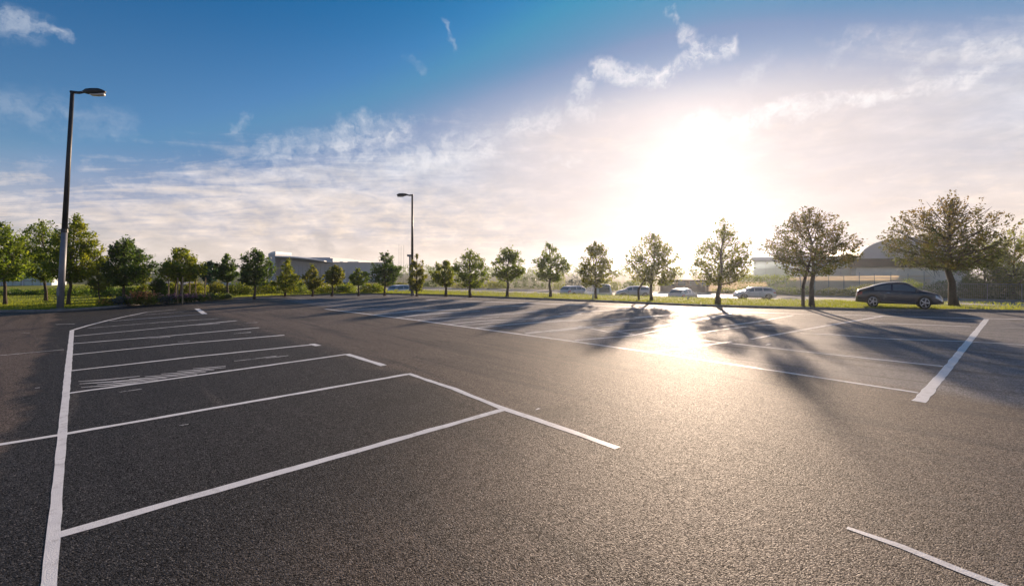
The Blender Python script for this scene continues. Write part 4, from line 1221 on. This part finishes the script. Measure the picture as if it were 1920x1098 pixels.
def canopy(bm):
    # cantilevered curved slab : edge line falls to the right
    rows = []
    for k in range(15):
        s = k/14; px = 514 + (623-514)*s
        ye = 479.2 + 11.3*s - 1.9*math.sin(s*math.pi)
        yf = 6.5*math.sin(min(1, s*1.08)*math.pi)**.6 + 1.2
        yu = ye + 1.0
        rows.append([(*on(px, Y0+8), zat(ye-1.2, Y0+8)), (*on(px, Y0-yf), zat(ye, Y0-yf)), (*on(px, Y0-yf), zat(ye+1.9, Y0-yf)), (*on(px, Y0+.02), zat(ye + 1.9 + 5.5*math.sin(s*math.pi)**.8, Y0))])
    R = [[bm.verts.new(p) for p in q] for q in rows]
    for a, b in zip(R, R[1:]):
        for k in range(3): bm.faces.new((a[k], b[k], b[k+1], a[k+1]))
    bmesh.ops.recalc_face_normals(bm, faces=bm.faces)
cn = add('canopy_roof', canopy, 'white_trim', r)
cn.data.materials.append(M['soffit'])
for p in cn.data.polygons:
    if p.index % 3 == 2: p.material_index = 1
add('parapet', lambda bm: bbox_build(bm, on(560, Y0+6), on(619, Y0+6), 20, zat(490, Y0), zat(482.5, Y0+6)), 'grey_wall_pale', r)
def seams(bm):
    for k in range(13):
        p = on(518 + k*8.3, Y0); box(bm, p[0]-.05, p[0]+.05, p[1]-.06, p[1]+.02, RZ, zat(497, Y0))
add('wall_seams', seams, 'mullion', r)
r = thing('low_wing', 'low flat-roofed grey wing right of the curved white roof', 'building', (*on(660, 128), RZ))
add('wall', lambda bm: bbox_build(bm, on(624.5, Y0-1), on(738, Y0+6), 25, RZ, zat(492.3, Y0)), 'grey_wall_pale', r)
add('roof', lambda bm: bbox_build(bm, on(624, Y0-1.4), on(738.5, Y0+5.6), 26, zat(492.3, Y0), zat(491.2, Y0)), 'white_trim', r)
def vents(bm):
    for px in (640, 655, 662, 669): 
        p = on(px, Y0+4); box(bm, p[0]-.5, p[0]+.5, p[1], p[1]+1.2, zat(491.2, Y0), zat(489.6, Y0))
add('roof_vents', vents, 'grey_wall', r)
for px in (640, 675, 705):
    def door(bm):
        p = on(px, Y0-1+(px-624)*.05); box(bm, p[0]-1.3, p[0]+1.3, p[1]-.06, p[1]+.2, RZ, RZ+3)
    add('loading_door', door, 'white_trim', r)

# pale glass building to the right
nG = 26
r = thing('glass_building', 'pale glazed building behind the clipped hedge', 'building', (*beyond(1500, nG), RZ))
A, B = beyond(1412, nG), beyond(1640, nG)
YA = A[1]
zt = 4.6
add('wall', lambda bm: bbox_build(bm, A, B, 15, RZ, .9), 'cream', r)
add('glazing', lambda bm: bbox_build(bm, A, B, 14.9, .9, zt-.55, .06), 'pane', r)
add('roof', lambda bm: bbox_build(bm, beyond(1409, nG-.5), beyond(1641, nG-.5), 16, zt-.55, zt), 'white_trim', r)
Mx, L = bbox_build(bmesh.new(), A, B, 1, 0, 1)
def mull(bm):
    k = .4
    while k < L: box(bm, k, k+.09, -.05, .058, .9, zt-.55, Mx); k += 1.55
    box(bm, .3, L-.3, -.03, .055, 2.45, 2.53, Mx)
add('mullions', mull, 'mullion', r)

# vaulted hall
nD = 24
c = beyond(1703, nD); Yc = c[1]
r = thing('vaulted_hall', 'hall with an arched grey roof behind the largest tree', 'building', (c[0], c[1], RZ), -math.atan2(c[0], c[1])*.6)
hw = 75/F*Yc; z1 = zat(484, Yc) - RZ; z2 = zat(445, Yc) - RZ; z3 = zat(501, Yc) - RZ
def vault(bm, y0, y1, q=1.0, th=0):
    pts = [(-hw*q*math.cos(math.pi*k/28), z1 + (z2-z1)*q*math.sin(math.pi*k/28)) for k in range(29)]
    a = [bm.verts.new((p[0], y0, p[1])) for p in pts]; b = [bm.verts.new((p[0], y1, p[1])) for p in pts]
    for k in range(28): bm.faces.new((a[k], a[k+1], b[k+1], b[k]))
    bm.faces.new(a[::-1]); bm.faces.new(b)
    bmesh.ops.recalc_face_normals(bm, faces=bm.faces)
add('vault_roof', lambda bm: vault(bm, 0, 34), 'dome', r, world=False)
def rim(bm):
    for k in range(28):
        a0, a1 = math.pi*k/28, math.pi*(k+1)/28
        q = [(-hw*s*math.cos(a), z1 + (z2-z1)*s*math.sin(a)) for a in (a0, a1) for s in (.985, 1.015)]
        f = [bm.verts.new((p[0], -.12, p[1])) for p in (q[0], q[1], q[3], q[2])]
        g = [bm.verts.new((p[0], .6, p[1])) for p in (q[0], q[1], q[3], q[2])]
        bm.faces.new(f); bm.faces.new((f[1], f[2], g[2], g[1])); bm.faces.new((f[0], g[0], g[3], f[3]))
    bmesh.ops.recalc_face_normals(bm, faces=bm.faces)
add('arch_rim', rim, 'white_trim', r, world=False)
add('eaves_band', lambda bm: box(bm, -hw*1.14, hw*1.14, -1.0, 34.5, z3, z1-.02), 'dark_band', r, world=False)
add('wall', lambda bm: box(bm, -hw*1.08, hw*1.08, -.6, 34, 0, z3-.01), 'cream', r, world=False)

# cream panel fence with thin posts
n0 = 9.0
r = thing('panel_fence', 'long cream panel fence with thin posts behind the dark coupe', 'fence', (*beyond(1600, n0), RZ))
A, B = beyond(1475, n0), beyond(1745, n0)
Mx, L = bbox_build(bmesh.new(), A, B, 1, 0, 1)
def pan(bm):
    k = 0; rnd = random.Random(3)
    while k < L-.1:
        e = min(L, k+1.62); box(bm, k+.02, e-.02, .02+rnd.uniform(0,.01), .035, RZ, 1.30+.35*k/L, Mx); k += 1.65
add('panel', pan, 'film', r)
k = 0; i = 0
while k < L:
    def pf(bm, k=k, i=i): tube(bm, [Mx @ Vector((k, -.03, RZ)), Mx @ Vector((k + .05*((i % 3)-1), -.03, 1.5+.35*k/L+.25*(i % 2)))], [.045, .03], 6)
    add('post', pf, 'mullion', r); k += 1.65; i += 1
add('rail', lambda bm: box(bm, 0, L, -.02, .018, 1.18, 1.26, Mx), 'white_trim', r)
# cream fence near the sun
r = thing('pale_wall', 'bright cream wall beside the golden tree', 'wall', (*beyond(1350, n0+1), RZ))
A2, B2 = beyond(1318, n0+1), beyond(1474, n0+1)
Mx, L = bbox_build(bmesh.new(), A2, B2, 1, 0, 1)
add('panel', lambda bm: box(bm, 0, L, 0, .03, RZ, .55, Mx), 'film', r)
add('coping', lambda bm: box(bm, -.05, L+.0, -.05, .17, .55, .65, Mx), 'white_trim', r)

# brown hut
r = thing('brown_hut', 'long low brown hut behind the pale car in the sun glare', 'hut', (*beyond(1285, 6), RZ))
A3, B3 = beyond(1238, 6), beyond(1322, 6)
zt3 = zat(524, A3[1])
add('wall', lambda bm: bbox_build(bm, A3, B3, 5, RZ, zt3-.2), 'hut', r)
add('roof', lambda bm: bbox_build(bm, beyond(1235, 5.6), beyond(1324, 5.6), 5.8, zt3-.2, zt3), 'dark_band', r)
Mx, L = bbox_build(bmesh.new(), A3, B3, 1, 0, 1)
for k in range(4):
    add('window', lambda bm, k=k: box(bm, .9+k*1.7, 2.0+k*1.7, -.04, .02, -.1, .7, Mx), 'glass', r)

# wire fence at the right
def wire_fence(px0, px1, n, top_z, label):
    A, B = beyond(px0, n), beyond(px1, n)
    r = thing('wire_fence', label, 'fence', (*A, RZ))
    Mx, L = bbox_build(bmesh.new(), A, B, 1, 0, 1)
    def w(bm):
        k = .12
        while k < L: box(bm, k-.006, k+.006, -.006, .006, RZ+.05, top_z-.03, Mx); k += .16
        for z in np.arange(RZ+.12, top_z-.05, .28): box(bm, 0, L, .008, .016, z-.006, z+.006, Mx)
    add('mesh', w, 'fence_metal', r)
    k = 0
    while k < L+.01:
        add('post', lambda bm, k=k: tube(bm, [Mx @ Vector((k, -.04, RZ)), Mx @ Vector((k, -.04, top_z+.05))], [.04, .035], 8), 'fence_metal', r); k += 2.6
    add('rail', lambda bm: tube(bm, [Mx @ Vector((0, -.04, top_z)), Mx @ Vector((L, -.04, top_z))], [.028, .028], 8), 'fence_metal', r)
wire_fence(1732, 1990, 1.6, .72, 'grey wire mesh fence right of the largest tree')
wire_fence(1436, 1490, 2.0, .10, 'short grey wire fence below the clipped hedge')

# signs, posts, masts
p = beyond(609, 1.0)
r = thing('blue_sign', 'small blue sign on a post between two small trees', 'sign', (*p, RZ))
add('panel', lambda bm: box(bm, p[0]-.45, p[0]+.45, p[1]-.03, p[1]+.03, zat(529, p[1]), zat(518, p[1])), 'blue_sign', r)
add('post', lambda bm: tube(bm, [(p[0], p[1]+.07, RZ), (p[0], p[1]+.07, zat(518, p[1]))], [.04, .04], 8), 'lamp_grey', r)
for px, by, ty, m, lab in ((1290,561.5,556,'white_trim','short white marker post in the verge, left of the golden tree'),(1350,570,557,'bark','short dark post at the foot of the golden tree'),(1112,560,549,'white_trim','short pale marker post by the pointed olive tree')):
    x, y = G(px, by, LZ); h = zat(ty, y) - LZ
    bm = bmesh.new(); tube(bm, [(0,0,-.05), (0,0,h*.93), (0,0,h)], [.05,.05,.03], 10)
    o = bm_obj('marker_post', bm, M[m]); o.location = (x, y, LZ); tag(o, lab, 'post', 'marker posts in the verge')
for px, ty in ((748, 458), (752, 462), (757, 460)):
    x, y = on(px, 110); bm = bmesh.new(); tube(bm, [(0,0,0), (0,0,zat(ty, y)-RZ)], [.05,.025], 6)
    bmesh.ops.create_uvsphere(bm, u_segments=8, v_segments=6, radius=.06, matrix=Matrix.Translation((0,0,zat(ty, y)-RZ)))
    o = bm_obj('mast', bm, M['lamp_grey']); o.location = (x, y, RZ); tag(o, 'thin distant mast, one of three left of the distant lamp post', 'mast', 'thin masts')

# ------------------------------------------------------------------ haze
def haze():
    m = bpy.data.materials.new('haze'); m.use_nodes = True
    t = NT(m.node_tree); t.n.remove(m.node_tree.nodes['Principled BSDF'])
    v = t.node('ShaderNodeVolumePrincipled', {'Color': (0.80, 0.88, 1.0), 'Density': HAZE, 'Anisotropy': HAZE_G})
    t.l.new(v.outputs[0], t.n['Material Output'].inputs['Volume'])
    bm = bmesh.new(); box(bm, -640, 640, -170, 740, RZ-1.0, 13.0)
    o = bm_obj('haze', bm, m); tag(o, kind='stuff')
    return o
HAZE = 0.00042; HAZE_G = 0.79
haze()

# ------------------------------------------------------------------ render settings
SC.render.engine = 'CYCLES'
SC.view_settings.view_transform = 'Standard'; SC.view_settings.look = 'None'
SC.view_settings.exposure = 0.7; SC.view_settings.gamma = 1.0
SC.cycles.use_denoising = True
SC.cycles.max_bounces = 5; SC.cycles.diffuse_bounces = 2; SC.cycles.glossy_bounces = 2; SC.cycles.transmission_bounces = 3; SC.cycles.volume_bounces = 0
SC.cycles.transparent_max_bounces = 6
SC.cycles.sample_clamp_indirect = 4.0
